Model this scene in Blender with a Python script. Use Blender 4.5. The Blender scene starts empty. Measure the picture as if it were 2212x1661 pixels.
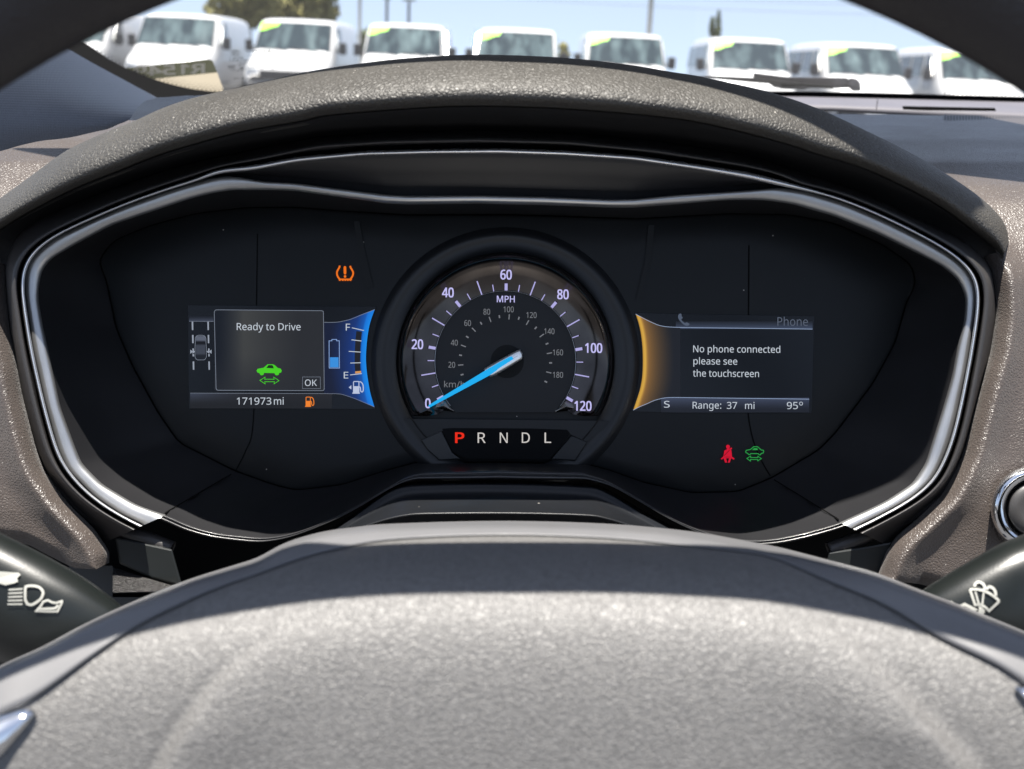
import bpy, math, random
from mathutils import Vector, Matrix, Euler, noise
rad = math.radians
sc = bpy.context.scene
col = sc.collection
random.seed(7)

# ------------------------------------------------------------------ camera
F, CX, CY = 2605.0, 1106.0, 830.5          # focal length and centre on a 2212 x 1661 grid
EYE = Vector((0, 0, 1.15))
M = Matrix.Translation(EYE) @ Matrix.Rotation(rad(90 - 14.7), 4, 'X') @ Matrix.Rotation(rad(2.5), 4, 'Z')
R3 = M.to_3x3()
cam = bpy.data.cameras.new('camera')
cam.sensor_width = 36.0
cam.lens = 36.0 * F / 2212.0
cam.clip_start = 0.02
cam.clip_end = 3000
cam.dof.use_dof = True
cam.dof.focus_distance = 0.51
cam.dof.aperture_fstop = 17.5
cam.dof.aperture_blades = 0
camo = bpy.data.objects.new('camera', cam)
camo.matrix_world = M
col.objects.link(camo)
sc.camera = camo

# ------------------------------------------------------------------ sky and sun
EXPO = 1.65
to_sun = (R3 @ Vector((-0.02, 0.930, 0.366))).normalized()
world = bpy.data.worlds.new('World')
sc.world = world
world.use_nodes = True
wn = world.node_tree
wn.nodes.clear()
sky = wn.nodes.new('ShaderNodeTexSky')
sky.sky_type = 'NISHITA'
sky.sun_disc = False
sky.sun_elevation = math.asin(to_sun.z)
sky.sun_rotation = math.atan2(to_sun.x, to_sun.y)
sky.altitude = 50
sky.air_density = 1.0
sky.dust_density = 0.15
sky.ozone_density = 2.0
tcw = wn.nodes.new('ShaderNodeTexCoord')      # look a little above the true horizon everywhere: less of the yellow ground haze
adw = wn.nodes.new('ShaderNodeVectorMath'); adw.operation = 'ADD'; adw.inputs[1].default_value = (0, 0, 0.16)
wn.links.new(tcw.outputs['Generated'], adw.inputs[0]); wn.links.new(adw.outputs[0], sky.inputs['Vector'])
bgn = wn.nodes.new('ShaderNodeBackground')
bgn.inputs['Strength'].default_value = 0.068
won = wn.nodes.new('ShaderNodeOutputWorld')
hsn = wn.nodes.new('ShaderNodeHueSaturation'); hsn.inputs['Saturation'].default_value = 0.66
wn.links.new(sky.outputs[0], hsn.inputs['Color'])
wn.links.new(hsn.outputs[0], bgn.inputs[0])
wn.links.new(bgn.outputs[0], won.inputs[0])
sl = bpy.data.lights.new('sun', 'SUN')
sl.energy = 4.2
sl.angle = rad(0.5)
sl.color = (1.0, 0.95, 0.87)
so = bpy.data.objects.new('sun', sl)
so.rotation_euler = to_sun.to_track_quat('Z', 'Y').to_euler()
so.location = (0, -3, 8)
col.objects.link(so)
sc.view_settings.view_transform = 'Standard'
sc.view_settings.look = 'None'
sc.view_settings.exposure = EXPO
sc.view_settings.gamma = 1.0
sc.cycles.use_denoising = True
sc.cycles.max_bounces = 8
sc.cycles.transparent_max_bounces = 12
sc.cycles.sample_clamp_indirect = 6.0


# ------------------------------------------------------------------ helpers
def W(u, v, d):
    """point d metres in front of the camera seen at (u, v)"""
    return M @ Vector(((u - CX) / F * d, -(v - CY) / F * d, -d))


def lin(c):
    c = c / 255.0
    return c / 12.92 if c <= 0.04045 else ((c + 0.055) / 1.055) ** 2.4


OFF = {}


def prop(o, label=None, cat=None, group=None, kind=None):
    if label: o['label'] = label
    if cat: o['category'] = cat
    if group: o['group'] = group
    if kind: o['kind'] = kind
    return o


def empty(name, loc, label, cat, group=None):
    o = bpy.data.objects.new(name, None)
    o.empty_display_size = 0.05
    o.location = loc
    col.objects.link(o)
    OFF[o.name] = Vector(loc)
    return prop(o, label, cat, group)


def build(name, verts, faces, mat, parent=None, smooth=True, colors=None, origin=None):
    """one mesh object; verts in world metres"""
    off = OFF[parent.name] if parent is not None else Vector(origin or (0, 0, 0))
    me = bpy.data.meshes.new(name)
    me.from_pydata([Vector(p) - off for p in verts], [], faces)
    me.update()
    if smooth:
        me.polygons.foreach_set('use_smooth', [True] * len(me.polygons))
    if colors is not None:
        ca = me.color_attributes.new('tint', 'FLOAT_COLOR', 'POINT')
        for i, c in enumerate(colors):
            ca.data[i].color = (c[0], c[1], c[2], 1)
    me.materials.append(mat)
    o = bpy.data.objects.new(name, me)
    col.objects.link(o)
    if parent is not None:
        o.parent = parent
    else:
        o.location = off
    OFF[o.name] = off
    return o


class Geo:
    def __init__(s):
        s.v, s.f = [], []

    def add(s, vs, fs):
        b = len(s.v)
        s.v += [Vector(p) for p in vs]
        s.f += [tuple(i + b for i in f) for f in fs]

    def grid(s, rows, closed=False):
        n = len(rows[0])
        b = len(s.v)
        for r in rows:
            s.v += [Vector(p) for p in r]
        for i in range(len(rows) - 1):
            for j in range(n if closed else n - 1):
                k = (j + 1) % n
                s.f.append((b + i * n + j, b + i * n + k, b + (i + 1) * n + k, b + (i + 1) * n + j))

    def box(s, x0, y0, z0, x1, y1, z1):
        s.add([(x, y, z) for z in (z0, z1) for y in (y0, y1) for x in (x0, x1)],
              [(0, 2, 3, 1), (4, 5, 7, 6), (0, 1, 5, 4), (2, 6, 7, 3), (0, 4, 6, 2), (1, 3, 7, 5)])

    def prism(s, front, back):
        n = len(front)
        s.add(list(front) + list(back), [tuple(range(n)), tuple(range(2 * n - 1, n - 1, -1))] +
              [(i, i + n, (i + 1) % n + n, (i + 1) % n) for i in range(n)])

    def tube(s, pts, r, seg=10, cap=True):
        rows = []
        pts = [Vector(p) for p in pts]
        for i, p in enumerate(pts):
            t = (pts[min(i + 1, len(pts) - 1)] - pts[max(i - 1, 0)]).normalized()
            a = t.cross(Vector((0, 0, 1)))
            if a.length < 0.1: a = t.cross(Vector((1, 0, 0)))
            a.normalize()
            b = t.cross(a)
            rr = r[i] if isinstance(r, (list, tuple)) else r
            rows.append([p + (a * math.cos(k * 2 * math.pi / seg) + b * math.sin(k * 2 * math.pi / seg)) * rr for k in range(seg)])
        base = len(s.v)
        s.grid(rows, closed=True)
        if cap:
            s.f.append(tuple(base + k for k in range(seg)))
            s.f.append(tuple(base + (len(rows) - 1) * seg + k for k in reversed(range(seg))))

    def build(s, name, mat, parent=None, smooth=True, origin=None):
        return build(name, s.v, s.f, mat, parent, smooth, origin=origin)


def bevel(o, w, seg=2):
    m = o.modifiers.new('bevel', 'BEVEL')
    m.width = w
    m.segments = seg
    m.limit_method = 'ANGLE'
    m.angle_limit = rad(35)
    return o


def interp(pts, x):
    if x <= pts[0][0]: return pts[0][1]
    for a, b in zip(pts, pts[1:]):
        if x <= b[0]:
            t = (x - a[0]) / (b[0] - a[0] + 1e-9)
            return a[1] + (b[1] - a[1]) * t
    return pts[-1][1]


def catmull(pts, sub=6, closed=False):
    n = len(pts)
    out = []
    rng = range(n) if closed else range(n - 1)
    for i in rng:
        p0 = pts[(i - 1) % n] if closed else pts[max(i - 1, 0)]
        p1 = pts[i]
        p2 = pts[(i + 1) % n]
        p3 = pts[(i + 2) % n] if closed else pts[min(i + 2, n - 1)]
        for k in range(sub):
            t = k / sub
            out.append(tuple(0.5 * (2 * p1[c] + (p2[c] - p0[c]) * t + (2 * p0[c] - 5 * p1[c] + 4 * p2[c] - p3[c]) * t * t +
                                    (-p0[c] + 3 * p1[c] - 3 * p2[c] + p3[c]) * t ** 3) for c in range(len(p1))))
    if not closed: out.append(tuple(pts[-1]))
    return out


def resample(pts, n):
    L = [0.0]
    for a, b in zip(pts, pts[1:]):
        L.append(L[-1] + math.dist(a, b))
    out, j = [], 0
    for i in range(n):
        t = L[-1] * i / (n - 1)
        while j < len(L) - 2 and L[j + 1] < t: j += 1
        f = (t - L[j]) / max(L[j + 1] - L[j], 1e-9)
        out.append(tuple(a + (b - a) * f for a, b in zip(pts[j], pts[j + 1])))
    return out


# ------------------------------------------------------------------ materials
MATS = {}


def nodes_mat(name):
    m = bpy.data.materials.new(name)
    m.use_nodes = True
    nt = m.node_tree
    b = nt.nodes['Principled BSDF']
    return m, nt, b


def mat(name, rgb, rough=0.5, metal=0.0, var=0.0, vscale=20.0, bump=0.0, bscale=400.0, bdist=0.0003, spec=0.5,
        kind='noise', coat=0.0, dust=0.0, dustscale=900.0, wrinkle=0.0, aniso=None, sheen=0.0):
    if name in MATS: return MATS[name]
    m, nt, b = nodes_mat(name)
    N, L = nt.nodes.new, nt.links.new
    b.inputs['Roughness'].default_value = rough
    b.inputs['Metallic'].default_value = metal
    b.inputs['Specular IOR Level'].default_value = spec
    b.inputs['Coat Weight'].default_value = coat
    b.inputs['Coat Roughness'].default_value = 0.06
    b.inputs['Sheen Weight'].default_value = sheen
    tc = N('ShaderNodeTexCoord')
    base = N('ShaderNodeRGB')
    base.outputs[0].default_value = (*rgb, 1)
    cur = base.outputs[0]
    if var > 0:
        nz = N('ShaderNodeTexNoise')
        nz.inputs['Scale'].default_value = vscale
        nz.inputs['Detail'].default_value = 6
        L(tc.outputs['Object'], nz.inputs['Vector'])
        mr = N('ShaderNodeMapRange')
        mr.inputs['From Min'].default_value = 0.25
        mr.inputs['From Max'].default_value = 0.75
        mr.inputs['To Min'].default_value = 1 - var
        mr.inputs['To Max'].default_value = 1 + var
        L(nz.outputs['Fac'], mr.inputs['Value'])
        mx = N('ShaderNodeVectorMath')
        mx.operation = 'SCALE'
        L(cur, mx.inputs[0])
        L(mr.outputs[0], mx.inputs['Scale'])
        cur = mx.outputs[0]
        rr = N('ShaderNodeMapRange')
        rr.inputs['To Min'].default_value = max(rough - 0.08, 0.02)
        rr.inputs['To Max'].default_value = min(rough + 0.08, 1)
        L(nz.outputs['Fac'], rr.inputs['Value'])
        L(rr.outputs[0], b.inputs['Roughness'])
    if dust > 0:      # scattered pale specks
        vo = N('ShaderNodeTexVoronoi')
        vo.inputs['Scale'].default_value = dustscale
        L(tc.outputs['Object'], vo.inputs['Vector'])
        nz2 = N('ShaderNodeTexNoise')
        nz2.inputs['Scale'].default_value = dustscale * 0.13
        L(tc.outputs['Object'], nz2.inputs['Vector'])
        sep = N('ShaderNodeSeparateColor')
        L(vo.outputs['Color'], sep.inputs[0])
        c1 = N('ShaderNodeMath'); c1.operation = 'GREATER_THAN'; c1.inputs[1].default_value = 1 - dust
        L(sep.outputs[0], c1.inputs[0])
        c2 = N('ShaderNodeMath'); c2.operation = 'LESS_THAN'; c2.inputs[1].default_value = 0.18 if dustscale > 400 else 0.10
        L(vo.outputs['Distance'], c2.inputs[0])
        c3 = N('ShaderNodeMath'); c3.operation = 'MULTIPLY'
        L(c1.outputs[0], c3.inputs[0]); L(c2.outputs[0], c3.inputs[1])
        mixd = N('ShaderNodeMix'); mixd.data_type = 'RGBA'
        L(c3.outputs[0], mixd.inputs[0]); L(cur, mixd.inputs[6])
        mixd.inputs[7].default_value = (0.35, 0.33, 0.3, 1)
        cur = mixd.outputs[2]
    L(cur, b.inputs['Base Color'])
    if bump > 0:
        if kind == 'leather':
            nzd = N('ShaderNodeTexNoise')
            nzd.inputs['Scale'].default_value = bscale * 0.5
            L(tc.outputs['Object'], nzd.inputs['Vector'])
            add = N('ShaderNodeVectorMath'); add.operation = 'MULTIPLY_ADD'
            L(nzd.outputs['Color'], add.inputs[0])
            add.inputs[1].default_value = (1.4 / bscale,) * 3
            L(tc.outputs['Object'], add.inputs[2])
            v0 = N('ShaderNodeTexVoronoi'); v0.feature = 'DISTANCE_TO_EDGE'
            v0.inputs['Scale'].default_value = bscale
            L(add.outputs[0], v0.inputs['Vector'])
            v1 = N('ShaderNodeMapRange'); v1.interpolation_type = 'SMOOTHSTEP'
            v1.inputs['From Max'].default_value = 0.28
            v1.inputs['To Max'].default_value = -0.7
            L(v0.outputs['Distance'], v1.inputs['Value'])
            n2 = N('ShaderNodeTexNoise'); n2.inputs['Scale'].default_value = bscale * 2.2
            n2.inputs['Detail'].default_value = 3
            L(tc.outputs['Object'], n2.inputs['Vector'])
            n3 = N('ShaderNodeTexNoise'); n3.inputs['Scale'].default_value = bscale * 0.22
            n3.inputs['Detail'].default_value = 2
            L(tc.outputs['Object'], n3.inputs['Vector'])
            h = N('ShaderNodeMath'); h.operation = 'MULTIPLY'; h.inputs[1].default_value = -1.0
            L(v1.outputs[0], h.inputs[0])
            h2 = N('ShaderNodeMath'); h2.operation = 'MULTIPLY_ADD'; h2.inputs[1].default_value = 0.45
            L(n2.outputs['Fac'], h2.inputs[0]); L(h.outputs[0], h2.inputs[2])
            h3 = N('ShaderNodeMath'); h3.operation = 'MULTIPLY_ADD'; h3.inputs[1].default_value = wrinkle
            L(n3.outputs['Fac'], h3.inputs[0]); L(h2.outputs[0], h3.inputs[2])
            hout = h3.outputs[0]
        elif kind == 'weave':
            w1 = N('ShaderNodeTexWave'); w1.inputs['Scale'].default_value = bscale; w1.bands_direction = 'X'
            w2 = N('ShaderNodeTexWave'); w2.inputs['Scale'].default_value = bscale; w2.bands_direction = 'Z'
            L(tc.outputs['Object'], w1.inputs['Vector']); L(tc.outputs['Object'], w2.inputs['Vector'])
            h = N('ShaderNodeMath'); h.operation = 'MULTIPLY'
            L(w1.outputs['Fac'], h.inputs[0]); L(w2.outputs['Fac'], h.inputs[1])
            hout = h.outputs[0]
        else:
            n2 = N('ShaderNodeTexNoise'); n2.inputs['Scale'].default_value = bscale
            n2.inputs['Detail'].default_value = 5
            L(tc.outputs['Object'], n2.inputs['Vector'])
            hout = n2.outputs['Fac']
        bp = N('ShaderNodeBump')
        bp.inputs['Strength'].default_value = bump
        bp.inputs['Distance'].default_value = bdist
        L(hout, bp.inputs['Height'])
        L(bp.outputs[0], b.inputs['Normal'])
    MATS[name] = m
    return m


def glow(name, r, g, bl, k=1.0):
    """backlit print or a screen pixel: gives the sRGB value r,g,b at the chosen exposure"""
    if name in MATS: return MATS[name]
    m, nt, b = nodes_mat(name)
    b.inputs['Base Color'].default_value = (0.01, 0.01, 0.01, 1)
    b.inputs['Roughness'].default_value = 0.5
    b.inputs['Specular IOR Level'].default_value = 0.15
    b.inputs['Emission Color'].default_value = (lin(r), lin(g), lin(bl), 1)
    b.inputs['Emission Strength'].default_value = k / 2 ** EXPO
    MATS[name] = m
    return m


def glow_attr(name):
    m, nt, b = nodes_mat(name)
    at = nt.nodes.new('ShaderNodeAttribute')
    at.attribute_name = 'tint'
    nt.links.new(at.outputs['Color'], b.inputs['Emission Color'])
    b.inputs['Base Color'].default_value = (0.008, 0.008, 0.009, 1)
    b.inputs['Roughness'].default_value = 0.35
    b.inputs['Specular IOR Level'].default_value = 0.2
    b.inputs['Emission Strength'].default_value = 1 / 2 ** EXPO
    return m


LEATHER = mat('brow_leather', (0.048, 0.045, 0.040), 0.5, var=0.15, vscale=30, bump=0.75, bscale=640, bdist=0.00035, kind='leather', wrinkle=1.4, dust=0.012, dustscale=520)
LEATHER2 = mat('fascia_leather', (0.064, 0.051, 0.044), 0.38, spec=0.6, sheen=0.15, var=0.12, vscale=30, bump=0.6, bscale=900, bdist=0.00025, kind='leather', wrinkle=1.2, dust=0.01, dustscale=800)
HUBSKIN = mat('hub_vinyl', (0.125, 0.122, 0.119), 0.47, var=0.24, vscale=750, bump=0.6, bscale=900, bdist=0.0003, kind='leather', wrinkle=0.8)
RIMSKIN = mat('rim_leather', (0.02, 0.017, 0.018), 0.5, var=0.15, vscale=60, bump=0.4, bscale=600, bdist=0.0004, kind='leather', wrinkle=0.5)
SHELL = mat('wheel_shell', (0.13, 0.13, 0.135), 0.38, var=0.06, vscale=40, bump=0.1, bscale=1500, bdist=0.0002)
MASK = mat('mask_black', (0.008, 0.009, 0.010), 0.42, var=0.18, vscale=22, spec=0.22, dust=0.02, dustscale=360)
MASK2 = mat('mask_slope', (0.012, 0.012, 0.0135), 0.42, var=0.1, vscale=20, bump=0.15, bscale=2500, bdist=0.0001, spec=0.4)
GROOVE = mat('groove_black', (0.002, 0.002, 0.002), 0.8, spec=0.1)
GLOSSB = mat('gloss_black', (0.006, 0.008, 0.011), 0.22, var=0.1, vscale=10, spec=0.35)
BEZEL = mat('bezel_black', (0.035, 0.033, 0.033), 0.42, var=0.1, vscale=40, bump=0.3, bscale=2200, bdist=0.0002)
SATIN = mat('satin_chrome', (0.47, 0.475, 0.48), 0.36, metal=0.85, var=0.05, vscale=60)
CHROME = mat('bright_chrome', (0.75, 0.76, 0.78), 0.07, metal=1.0, var=0.03, vscale=30)
SMOKE = mat('smoked_chrome', (0.07, 0.062, 0.058), 0.14, metal=1.0, var=0.45, vscale=45)
DIALF = mat('dial_face', (0.012, 0.0125, 0.014), 0.5, var=0.08, vscale=30, spec=0.3)
RING = mat('dial_ring', (0.010, 0.011, 0.013), 0.45, var=0.1, vscale=20, spec=0.45)
STALK = mat('stalk_plastic', (0.009, 0.011, 0.0105), 0.32, var=0.12, vscale=50, bump=0.12, bscale=1500, bdist=0.0002)
PRINT = mat('white_print', (0.36, 0.36, 0.33), 0.6, var=0.05, vscale=300)
WEAVE = mat('pillar_weave', (0.13, 0.14, 0.165), 0.6, sheen=0.5, var=0.1, vscale=30, bump=0.45, bscale=230, bdist=0.0006, kind='weave', dust=0.03, dustscale=350)
DASHTOP = mat('dash_top', (0.115, 0.115, 0.125), 0.5, var=0.08, vscale=25, bump=0.5, bscale=800, bdist=0.0003, kind='leather', wrinkle=0.3)
FRIT = mat('ceramic_frit', (0.004, 0.004, 0.005), 0.35)
GLIT = mat('grained_plastic', (0.03, 0.029, 0.029), 0.22, var=0.5, vscale=900, bump=1.0, bscale=1400, bdist=0.0008)
ROOFM = mat('headliner', (0.42, 0.41, 0.39), 0.9, var=0.05, vscale=40, bump=0.2, bscale=900)
VANW = mat('van_white', (0.66, 0.66, 0.65), 0.25, var=0.03, vscale=2, coat=0.6)
VANG = mat('van_glass', (0.035, 0.055, 0.062), 0.03, spec=0.6)
VANB = mat('van_black_plastic', (0.025, 0.025, 0.028), 0.5, var=0.1, vscale=6)
VANL = mat('van_lamp', (0.6, 0.62, 0.63), 0.1, var=0.3, vscale=9, coat=1.0)
TYRE = mat('tyre_rubber', (0.02, 0.02, 0.02), 0.8, var=0.1, vscale=8)
STEEL = mat('wheel_steel', (0.35, 0.35, 0.36), 0.35, metal=0.8, var=0.1, vscale=9)
LIME = mat('lime_sticker', (0.38, 0.95, 0.03), 0.5, var=0.25, vscale=14)
POLE = mat('pole_metal', (0.16, 0.17, 0.17), 0.55, var=0.15, vscale=3)
BARK = mat('bark', (0.09, 0.065, 0.045), 0.9, var=0.3, vscale=6, bump=0.5, bscale=20, bdist=0.03)
ASPH = mat('asphalt', (0.055, 0.055, 0.057), 0.9, var=0.2, vscale=0.5, bump=0.4, bscale=60, bdist=0.01)


def foliage(name, rgb):
    m, nt, b = nodes_mat(name)
    N, L = nt.nodes.new, nt.links.new
    tc = N('ShaderNodeTexCoord')
    nz = N('ShaderNodeTexNoise'); nz.inputs['Scale'].default_value = 1.3; nz.inputs['Detail'].default_value = 5
    L(tc.outputs['Object'], nz.inputs['Vector'])
    cr = N('ShaderNodeValToRGB')
    cr.color_ramp.elements[0].position = 0.3
    cr.color_ramp.elements[0].color = (rgb[0] * 0.5, rgb[1] * 0.5, rgb[2] * 0.5, 1)
    cr.color_ramp.elements[1].position = 0.7
    cr.color_ramp.elements[1].color = (rgb[0] * 1.5, rgb[1] * 1.4, rgb[2] * 1.2, 1)
    L(nz.outputs['Fac'], cr.inputs[0]); L(cr.outputs[0], b.inputs['Base Color'])
    b.inputs['Roughness'].default_value = 0.7
    return m


LEAFG = foliage('leaf_olive', (0.24, 0.235, 0.09))
LEAFD = foliage('leaf_dark', (0.11, 0.145, 0.055))

def thin_card(name, rgb, clear=0.0):     # thin printed film: part of the daylight behind it comes through
    m, nt, b = nodes_mat(name)
    b.inputs['Base Color'].default_value = (*rgb, 1)
    b.inputs['Roughness'].default_value = 0.6
    t_ = nt.nodes.new('ShaderNodeBsdfTranslucent'); t_.inputs[0].default_value = (*rgb, 1)
    x_ = nt.nodes.new('ShaderNodeMixShader'); x_.inputs[0].default_value = 0.55
    nt.links.new(b.outputs[0], x_.inputs[1]); nt.links.new(t_.outputs[0], x_.inputs[2])
    y_ = nt.nodes.new('ShaderNodeMixShader'); y_.inputs[0].default_value = clear
    c_ = nt.nodes.new('ShaderNodeBsdfTransparent'); c_.inputs[0].default_value = (0.42, 0.43, 0.33, 1)
    nt.links.new(x_.outputs[0], y_.inputs[1]); nt.links.new(c_.outputs[0], y_.inputs[2])
    nt.links.new(y_.outputs[0], nt.nodes['Material Output'].inputs[0])
    return m


def van_glass():
    m, nt, b = nodes_mat('van_glass_reflections')
    N, L = nt.nodes.new, nt.links.new
    tc = N('ShaderNodeTexCoord'); oi = N('ShaderNodeObjectInfo')
    mp = N('ShaderNodeMapping'); mp.inputs['Scale'].default_value = (2.6, 1.0, 0.9)
    nz = N('ShaderNodeTexNoise'); nz.noise_dimensions = '4D'; nz.inputs['Scale'].default_value = 1.5; nz.inputs['Detail'].default_value = 4
    ml = N('ShaderNodeMath'); ml.operation = 'MULTIPLY'; ml.inputs[1].default_value = 37.0
    L(oi.outputs['Random'], ml.inputs[0]); L(ml.outputs[0], nz.inputs['W'])
    L(tc.outputs['Object'], mp.inputs[0]); L(mp.outputs[0], nz.inputs['Vector'])
    cr = N('ShaderNodeValToRGB')  # reflection streaks painted into the base colour, different on each van
    e = cr.color_ramp.elements
    e[0].position = 0.45; e[0].color = (0.018, 0.03, 0.036, 1)
    e[1].position = 0.70; e[1].color = (0.11, 0.155, 0.16, 1)
    L(nz.outputs['Fac'], cr.inputs[0]); L(cr.outputs[0], b.inputs['Base Color'])
    b.inputs['Roughness'].default_value = 0.03
    b.inputs['Specular IOR Level'].default_value = 0.7
    return m


VANG = van_glass()

# windshield glass: clear pane with its own reflection
m, nt, b = nodes_mat('windshield_glass')
nt.nodes.remove(b)
out = nt.nodes['Material Output']
tr = nt.nodes.new('ShaderNodeBsdfTransparent'); tr.inputs[0].default_value = (0.93, 0.93, 0.94, 1)
gl = nt.nodes.new('ShaderNodeBsdfGlossy'); gl.inputs['Roughness'].default_value = 0.02
fr = nt.nodes.new('ShaderNodeFresnel'); fr.inputs[0].default_value = 1.25
mx = nt.nodes.new('ShaderNodeMixShader')
nt.links.new(fr.outputs[0], mx.inputs[0]); nt.links.new(tr.outputs[0], mx.inputs[1]); nt.links.new(gl.outputs[0], mx.inputs[2])
dst = nt.nodes.new('ShaderNodeBsdfTranslucent'); dst.inputs[0].default_value = (0.8, 0.8, 0.78, 1)     # a film of dust on the glass
mx2 = nt.nodes.new('ShaderNodeMixShader'); mx2.inputs[0].default_value = 0.014
nt.links.new(mx.outputs[0], mx2.inputs[1]); nt.links.new(dst.outputs[0], mx2.inputs[2])
nt.links.new(mx2.outputs[0], out.inputs[0])
GLASS = m

# ------------------------------------------------------------------ text and flat print
_tc = {}
FONT = None
try:      # the sans face that ships inside Blender; falls back to the builtin one
    FONT = bpy.data.fonts.load(bpy.utils.system_resource('DATAFILES', path='fonts') + '/NotoSansMath-Regular.woff2')
except Exception:
    FONT = None


def text_geo(s, bold=0.0):
    key = (s, bold)
    if key in _tc: return _tc[key]
    cu = bpy.data.curves.new('print', 'FONT')
    cu.body = s
    cu.size = 1.0
    if FONT: cu.font = FONT
    cu.offset = bold
    cu.resolution_u = 3
    o = bpy.data.objects.new('print', cu)
    col.objects.link(o)
    dg = bpy.context.evaluated_depsgraph_get()
    dg.update()
    me = bpy.data.meshes.new_from_object(o.evaluated_get(dg))
    vs = [(p.co.x, p.co.y) for p in me.vertices]
    fs = [tuple(p.vertices) for p in me.polygons]
    bpy.data.objects.remove(o)
    bpy.data.curves.remove(cu)
    bpy.data.meshes.remove(me)
    _tc[key] = (vs, fs)
    return vs, fs


_h = [p[1] for p in text_geo('H')[0]]
CAP = max(_h) - min(_h)


class Ink:
    """flat print laid on a surface; place(u, v) gives the world point"""

    def __init__(s, d=0.5, place=None, conv=None):
        s.g = Geo()
        s.place = place or (lambda u, v: W(u, v, d))
        s.conv = conv or (lambda x, y: (x, y))

    def P(s, pts):
        return [s.place(*s.conv(*p)) for p in pts]

    def poly(s, pts):
        s.g.add(s.P(pts), [tuple(range(len(pts)))])
        return s

    def stroke(s, pts, w, closed=False):
        n = len(pts)
        L, Rr = [], []
        for i in range(n):
            a = pts[(i - 1) % n] if closed else pts[max(i - 1, 0)]
            c = pts[(i + 1) % n] if closed else pts[min(i + 1, n - 1)]
            p = pts[i]
            d1 = Vector((p[0] - a[0], p[1] - a[1])); d2 = Vector((c[0] - p[0], c[1] - p[1]))
            if d1.length > 0: d1.normalize()
            if d2.length > 0: d2.normalize()
            t = d1 + d2
            if t.length < 1e-6: t = d2 if d2.length > 0 else d1
            t.normalize()
            nn = Vector((-t.y, t.x))
            ref = d2 if d2.length > 0 else d1
            k = 1 / max(abs(nn.dot(Vector((-ref.y, ref.x)))), 0.5)
            h = w / 2 * k
            L.append((p[0] + nn.x * h, p[1] + nn.y * h))
            Rr.append((p[0] - nn.x * h, p[1] - nn.y * h))
        V = s.P(L) + s.P(Rr)
        m_ = n if closed else n - 1
        s.g.add(V, [(i, (i + 1) % n, (i + 1) % n + n, i + n) for i in range(m_)])
        return s

    def disc(s, x, y, r, ry=None, n=20):
        ry = ry or r
        return s.poly([(x + r * math.cos(k * 2 * math.pi / n), y + ry * math.sin(k * 2 * math.pi / n)) for k in range(n)])

    def ring(s, x, y, r, w, ry=None, n=28):
        ry = ry or r
        return s.stroke([(x + r * math.cos(k * 2 * math.pi / n), y + ry * math.sin(k * 2 * math.pi / n)) for k in range(n)], w, True)

    def text(s, t, x0, x1, base, cap, slope=0.006, bold=0.0, centre=False, mirror=False, ratio=None):
        vs, fs = text_geo(t)
        if not vs: return s
        a = min(p[0] for p in vs); b_ = max(p[0] for p in vs)
        k = cap / CAP
        if ratio is not None:
            w = (b_ - a) * k * ratio
            xc = x0
            x0, x1 = xc - w / 2, xc + w / 2
        kx = (x1 - x0) / (b_ - a)
        pts = []
        for p in vs:
            x = x0 + (p[0] - a) * kx
            if mirror: x = x0 + x1 - x
            pts.append((x, base - p[1] * k + (x - x0) * slope))
        if bold <= 0:
            s.g.add(s.P(pts), fs)
            return s
        e = cap * bold * 1.3      # heavier weight: the same glyphs laid a hair apart, one above the other
        for q, (ex, ey) in enumerate(((-e, -e * .5), (e, -e * .5), (-e, e * .5), (e, e * .5), (0, 0))):
            V = s.P([(x + ex, y + ey) for x, y in pts])
            s.g.add([p + (EYE - p) * (0.00008 * q) for p in V], fs)
        return s

    def build(s, name, m, parent):
        o = s.g.build(name, m, parent, smooth=False)
        return o


def cv(u0, v0, k):
    return lambda x, y: (u0 + x / k, v0 + y / k)


c4 = cv(351.0, 594.0, 4.096)
c5 = cv(810.0, 513.0, 3.2379)
c6 = cv(1323.1, 621.0, 4.096)
ct = cv(702.06, 540.05, 20.48)
cs = cv(1539.1, 928.9, 16.384)
cwp = cv(1944.2, 1215.1, 8.258)
clp = cv(0, 1188.1, 10.253)
cg = cv(459.0, 81.0, 11.703)

# ------------------------------------------------------------------ loops round the cluster
PC = (1090.0, 780.0)
NL = 560


def polar(pts, smooth=2):
    q = []
    for p in pts:
        q.append((math.atan2(p[1] - PC[1], p[0] - PC[0]), math.hypot(p[0] - PC[0], p[1] - PC[1])))
    q.sort()
    # densify between samples in x,y so straight runs stay straight
    q2 = []
    m_ = len(q)
    for i in range(m_):
        a, b = q[i], q[(i + 1) % m_]
        ax, ay = a[1] * math.cos(a[0]), a[1] * math.sin(a[0])
        bx, by = b[1] * math.cos(b[0]), b[1] * math.sin(b[0])
        for k in range(8):
            t = k / 8
            x, y = ax + (bx - ax) * t, ay + (by - ay) * t
            q2.append((math.atan2(y, x), math.hypot(x, y)))
    q2.sort()
    q2 = [(q2[-1][0] - 2 * math.pi, q2[-1][1])] + q2 + [(q2[0][0] + 2 * math.pi, q2[0][1])]
    out, j = [], 0
    for i in range(NL):
        th = -math.pi + 2 * math.pi * i / NL
        while q2[j + 1][0] < th: j += 1
        t = (th - q2[j][0]) / max(q2[j + 1][0] - q2[j][0], 1e-9)
        out.append(q2[j][1] + (q2[j + 1][1] - q2[j][1]) * t)
    for _ in range(smooth):
        out = [(out[i - 1] + 2 * out[i] + out[(i + 1) % NL]) / 4 for i in range(NL)]
    return out


def th(i):
    return -math.pi + 2 * math.pi * i / NL


def xy(i, r):
    return PC[0] + r * math.cos(th(i)), PC[1] + r * math.sin(th(i))


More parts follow.
